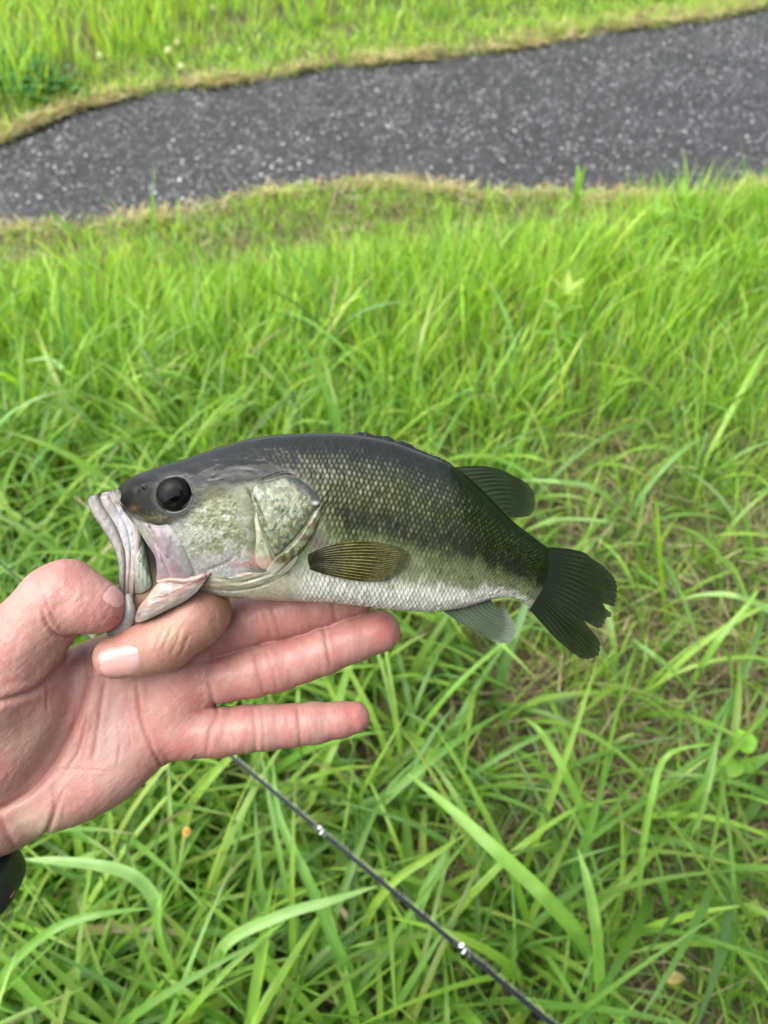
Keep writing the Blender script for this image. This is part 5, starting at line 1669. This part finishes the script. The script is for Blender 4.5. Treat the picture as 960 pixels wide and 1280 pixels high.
# clover leaves: a low patch at the far left of the far verge
n = 900
cx, cy = rng.normal(0, .11, n), rng.normal(0, .09, n)
c0 = at(22, 122, .03)
Vs, Fs, Cs, off = [], [], [], 0
lfV, lfF, _c = leaf_mesh(.020, .018, .15, .25, 5, (0, 0, 0), None, True)
for i in range(n):
    x0, y0 = c0[0] + cx[i], c0[1] + cy[i]
    z0 = float(ground_h(np.array([x0]), np.array([y0]))[0]) + rng.uniform(.03, .085)
    cl = np.array([.15, .33, .10]) * rng.uniform(.7, 1.3)
    a0 = rng.uniform(0, 6.28)
    for q in range(3):
        V = rot(lfV, a0 + q * 2.094, rng.uniform(0, .4)) + [x0, y0, z0]
        Vs.append(V); Fs.append(lfF + off); Cs.append(np.tile(cl, (len(V), 1))); off += len(V)
link('clover_patch', new_mesh('clover_patch', np.vstack(Vs), np.vstack(Fs), np.vstack(Cs)), M_GRASS, label='low dark green clover patch on the far verge at the left edge', cat='clover', kind='stuff')

# ------------------------------------------------------------------ the fishing rod lying over the grass
RA, RB = at_depth(-60, 654, .99), at_depth(760, 1339, .80)      # thin end beyond the hand, thicker end towards the feet
RA2 = RA + (RA - RB) * .30; RB2 = RB + (RB - RA) * .25
rod_root = bpy.data.objects.new('fishing_rod', None); COL.objects.link(rod_root); rod_root.empty_display_size = .02
rod_root.location = RB2; rod_root['label'] = 'thin dark grey fishing rod lying over the grass behind the hand'; rod_root['category'] = 'fishing rod'


def bar(name, P, r0, r1, mat, parent, origin, m=14, n=40, label=None):
    P = np.asarray(P, float)
    if len(P) == 2: P = P[0] + (P[1] - P[0]) * np.linspace(0, 1, n)[:, None]
    else: P = spline(P, n)
    T = np.gradient(P, axis=0); T /= np.linalg.norm(T, axis=1)[:, None]
    s_ = np.cross(T, [.2, .3, 1.0]); s_ /= np.linalg.norm(s_, axis=1)[:, None]; u_ = np.cross(s_, T)
    a = np.linspace(0, 2 * np.pi, m, endpoint=False); r = np.linspace(r0, r1, len(P))[:, None, None]
    V = (P[:, None] + r * (s_[:, None] * np.cos(a)[None, :, None] + u_[:, None] * np.sin(a)[None, :, None])).reshape(-1, 3)
    F = grid_faces(len(P), m, wrap_v=True)
    V = np.vstack([V, P[0], P[-1]]); j = np.arange(m); k = len(V)
    f1 = np.stack([np.full(m, k - 2), (j + 1) % m, j], 1); f2 = np.stack([np.full(m, k - 1), (len(P) - 1) * m + j, (len(P) - 1) * m + (j + 1) % m], 1)
    return link(name, new_mesh(name, V - origin, [F, f1, f2]), mat, parent, label=label)


M_ROD, nt, b = material('graphite_rod'); b.inputs['Base Color'].default_value = (.012, .015, .021, 1); b.inputs['Roughness'].default_value = .4; b.inputs['Specular IOR Level'].default_value = .25
add_bump(nt, b, 400.0, .0002, 'NOISE', .3)
M_WIRE, nt, b = material('guide_steel'); b.inputs['Base Color'].default_value = (.72, .74, .76, 1); b.inputs['Metallic'].default_value = .8; b.inputs['Roughness'].default_value = .22
M_RING, nt, b = material('ceramic_ring'); b.inputs['Base Color'].default_value = (.88, .88, .86, 1); b.inputs['Roughness'].default_value = .2
M_LINE, nt, b = material('fishing_line'); b.inputs['Base Color'].default_value = (.75, .74, .62, 1); b.inputs['Roughness'].default_value = .3; b.inputs['Alpha'].default_value = .75
M_WRAP, nt, b = material('thread_wrap'); b.inputs['Base Color'].default_value = (.018, .020, .026, 1); b.inputs['Roughness'].default_value = .2; b.inputs['Coat Weight'].default_value = .8
bar('blank', [RA2, RB2], .0010, .0031, M_ROD, rod_root, RB2)
ax_ = (RB - RA) / np.linalg.norm(RB - RA)
sidev = np.cross(ax_, FWD); sidev /= np.linalg.norm(sidev)
if sidev[2] < 0: sidev = -sidev
if sidev @ UPV < 0: sidev = -sidev
offv = sidev * .8 - FWD * .6; offv /= np.linalg.norm(offv)


def rod_point(px, py):
    d = FWD + RGT * ((px - 480) / FPX) - UPV * ((py - 640) / FPX)
    # nearest point of the rod to the sight line
    w0 = RA - CAMP; b_ = ax_ @ d; dd_ = d @ d
    s_ = (b_ * (d @ w0) - dd_ * (ax_ @ w0)) / (dd_ - b_ * b_)
    return RA + ax_ * s_


tops = []
for (px, py, sc) in ((60, 750, .5), (401, 1036, .58), (578, 1183, .72), (770, 1343, 1.0)):
    c0 = rod_point(px, py)
    tp = c0 + offv * .0075 * sc - ax_ * .004 * sc; tops.append(tp)
    g = bar('line_guide', [c0 - ax_ * .010 * sc, c0 - ax_ * .006 * sc + offv * .003 * sc, tp], .0008, .0008, M_WIRE, rod_root, RB2, m=8, n=14)
    bar('guide_foot', [c0 + ax_ * .011 * sc, c0 + ax_ * .005 * sc + offv * .003 * sc, tp], .0007, .0007, M_WIRE, g, RB2, m=8, n=14)
    tt_ = np.linspace(0, 2 * np.pi, 20); u1 = np.cross(ax_, offv)
    bar('guide_ring', tp + .0030 * sc * (np.cos(tt_)[:, None] * u1 + np.sin(tt_)[:, None] * (offv * .8 + ax_ * .6)), .0011 * sc, .0011 * sc, M_RING, g, RB2, m=8, n=28)
    r_ = np.interp((c0 - RA2) @ ax_, [0, np.linalg.norm(RB2 - RA2)], [.0010, .0031])
    bar('thread_wrap', [c0 - ax_ * .016 * sc, c0 - ax_ * .004 * sc], r_ + .0005, r_ + .0005, M_WRAP, rod_root, RB2, m=12, n=6)
    bar('thread_wrap', [c0 + ax_ * .004 * sc, c0 + ax_ * .016 * sc], r_ + .0005, r_ + .0005, M_WRAP, rod_root, RB2, m=12, n=6)
    bar('wrap_highlight', [c0 + ax_ * .0035 * sc, c0 + ax_ * .0062 * sc], r_ + .0009, r_ + .0009, M_RING, rod_root, RB2, m=12, n=6)  # white band added as the highlight on the glossy wrap
bar('line', tops, .00012, .00012, M_LINE, rod_root, RB2, m=6, n=60)
bar('line', [t + offv * .0035 + ax_ * .002 for t in tops], .00010, .00010, M_LINE, rod_root, RB2, m=6, n=60)

# ------------------------------------------------------------------ the watch
M_RUB, nt, b = material('black_rubber'); b.inputs['Base Color'].default_value = (.006, .011, .013, 1); b.inputs['Roughness'].default_value = .36
add_bump(nt, b, 700.0, .0001, 'NOISE', .3)
M_BEZ, nt, b = material('brushed_grey_bezel'); b.inputs['Base Color'].default_value = (.16, .18, .21, 1); b.inputs['Metallic'].default_value = .6; b.inputs['Roughness'].default_value = .4
M_ORG, nt, b = material('orange_mark'); b.inputs['Base Color'].default_value = (.16, .07, .03, 1)
W_O = (-40, 1112, -70)
watch = bpy.data.objects.new('watch', None); COL.objects.link(watch); watch.empty_display_size = .01
watch['label'] = 'dark rubber sports watch on the wrist at the lower left edge'; watch['category'] = 'watch'
watch.matrix_world = frame_at(*W_O)
AU = np.array([-.94, -.34, 0]); AN = np.array([.33, -.90, -.28]); AN /= np.linalg.norm(AN); AN -= AU * (AU @ AN); AN /= np.linalg.norm(AN); AW = np.cross(AU, AN)


def wpart(name, V, F, mat, parent=None):
    return link(name, new_mesh(name, (np.asarray(V)) * S, F), mat, parent or watch)


def superell(c, ru, rn, rw, e=.5, n=48, m=80):
    th = np.linspace(-math.pi / 2, math.pi / 2, n)[:, None]; ph = np.linspace(0, 2 * math.pi, m, endpoint=False)[None]
    sp = lambda v, p: np.sign(v) * np.abs(v) ** p
    u = ru * sp(np.cos(th), e) * sp(np.cos(ph), e); w = rw * sp(np.cos(th), e) * sp(np.sin(ph), e); nn = rn * sp(np.sin(th), e) + 0 * ph
    V = np.asarray(c) + u[..., None] * AU + nn[..., None] * AN + w[..., None] * AW
    return V.reshape(-1, 3), grid_faces(n, m, wrap_v=True)


cc0 = AU * -2
V, F = superell(cc0, 66, 36, 60, .62); wpart('case', V, F, M_RUB)
t_ = np.linspace(0, 2 * np.pi, 60, endpoint=False)
ringv = [cc0 + AW * 56 + AU * (38 * np.sign(np.cos(t)) * abs(np.cos(t)) ** .6) + AN * (-4 + 22 * np.sign(np.sin(t)) * abs(np.sin(t)) ** .6) for t in t_]
R3 = np.array(ringv); a8 = np.linspace(0, 2 * np.pi, 10, endpoint=False)
ctr = R3.mean(0); outv = (R3 - ctr) / np.linalg.norm(R3 - ctr, axis=1)[:, None]
V = R3[:, None] + 3.2 * (outv[:, None] * np.cos(a8)[None, :, None] + AW * np.sin(a8)[None, :, None])
F = grid_faces(60, 10, wrap_v=True); last = np.stack([59 * 10 + np.arange(10), 0 + np.arange(10), (np.arange(10) + 1) % 10, 59 * 10 + (np.arange(10) + 1) % 10], 1)
wpart('bezel', V.reshape(-1, 3), np.vstack([F, last]), M_BEZ)
V, F = superell(cc0 - AU * 60 + AN * 6 + AW * 16, 6, 9, 9, .8, 16, 24); wpart('side_button', V, F, M_RUB)
V, F = superell(cc0 - AU * 63.5 + AN * 14 + AW * 24, 2.5, 2, 7, .8, 12, 16); wpart('orange_mark', V, F, M_ORG)
# strap round the wrist
wc = (L(-50, 1022, -82) - L(*W_O))
sv, su = [], np.linspace(-30, 30, 13)
for t in np.linspace(0, 2 * np.pi, 72, endpoint=False):
    rad = 86 + 2.0 * np.cos(2 * t)
    sv.append([wc + AU * (s + 12) + (AN * math.cos(t) * rad * .98 + AW * math.sin(t) * rad * .98) * (1 - .03 * (s / 30) ** 4) for s in su])
SV = np.array(sv)
inner = wc + (SV - wc) - ((SV - wc) - ((SV - wc) @ AU)[..., None] * AU) * .07
band = np.concatenate([SV, inner[:, ::-1]], 1)
F = grid_faces(72, 26, wrap_v=True); last = np.stack([71 * 26 + np.arange(26), np.arange(26), (np.arange(26) + 1) % 26, 71 * 26 + (np.arange(26) + 1) % 26], 1)
wpart('strap', band.reshape(-1, 3), np.vstack([F, last]), M_RUB)
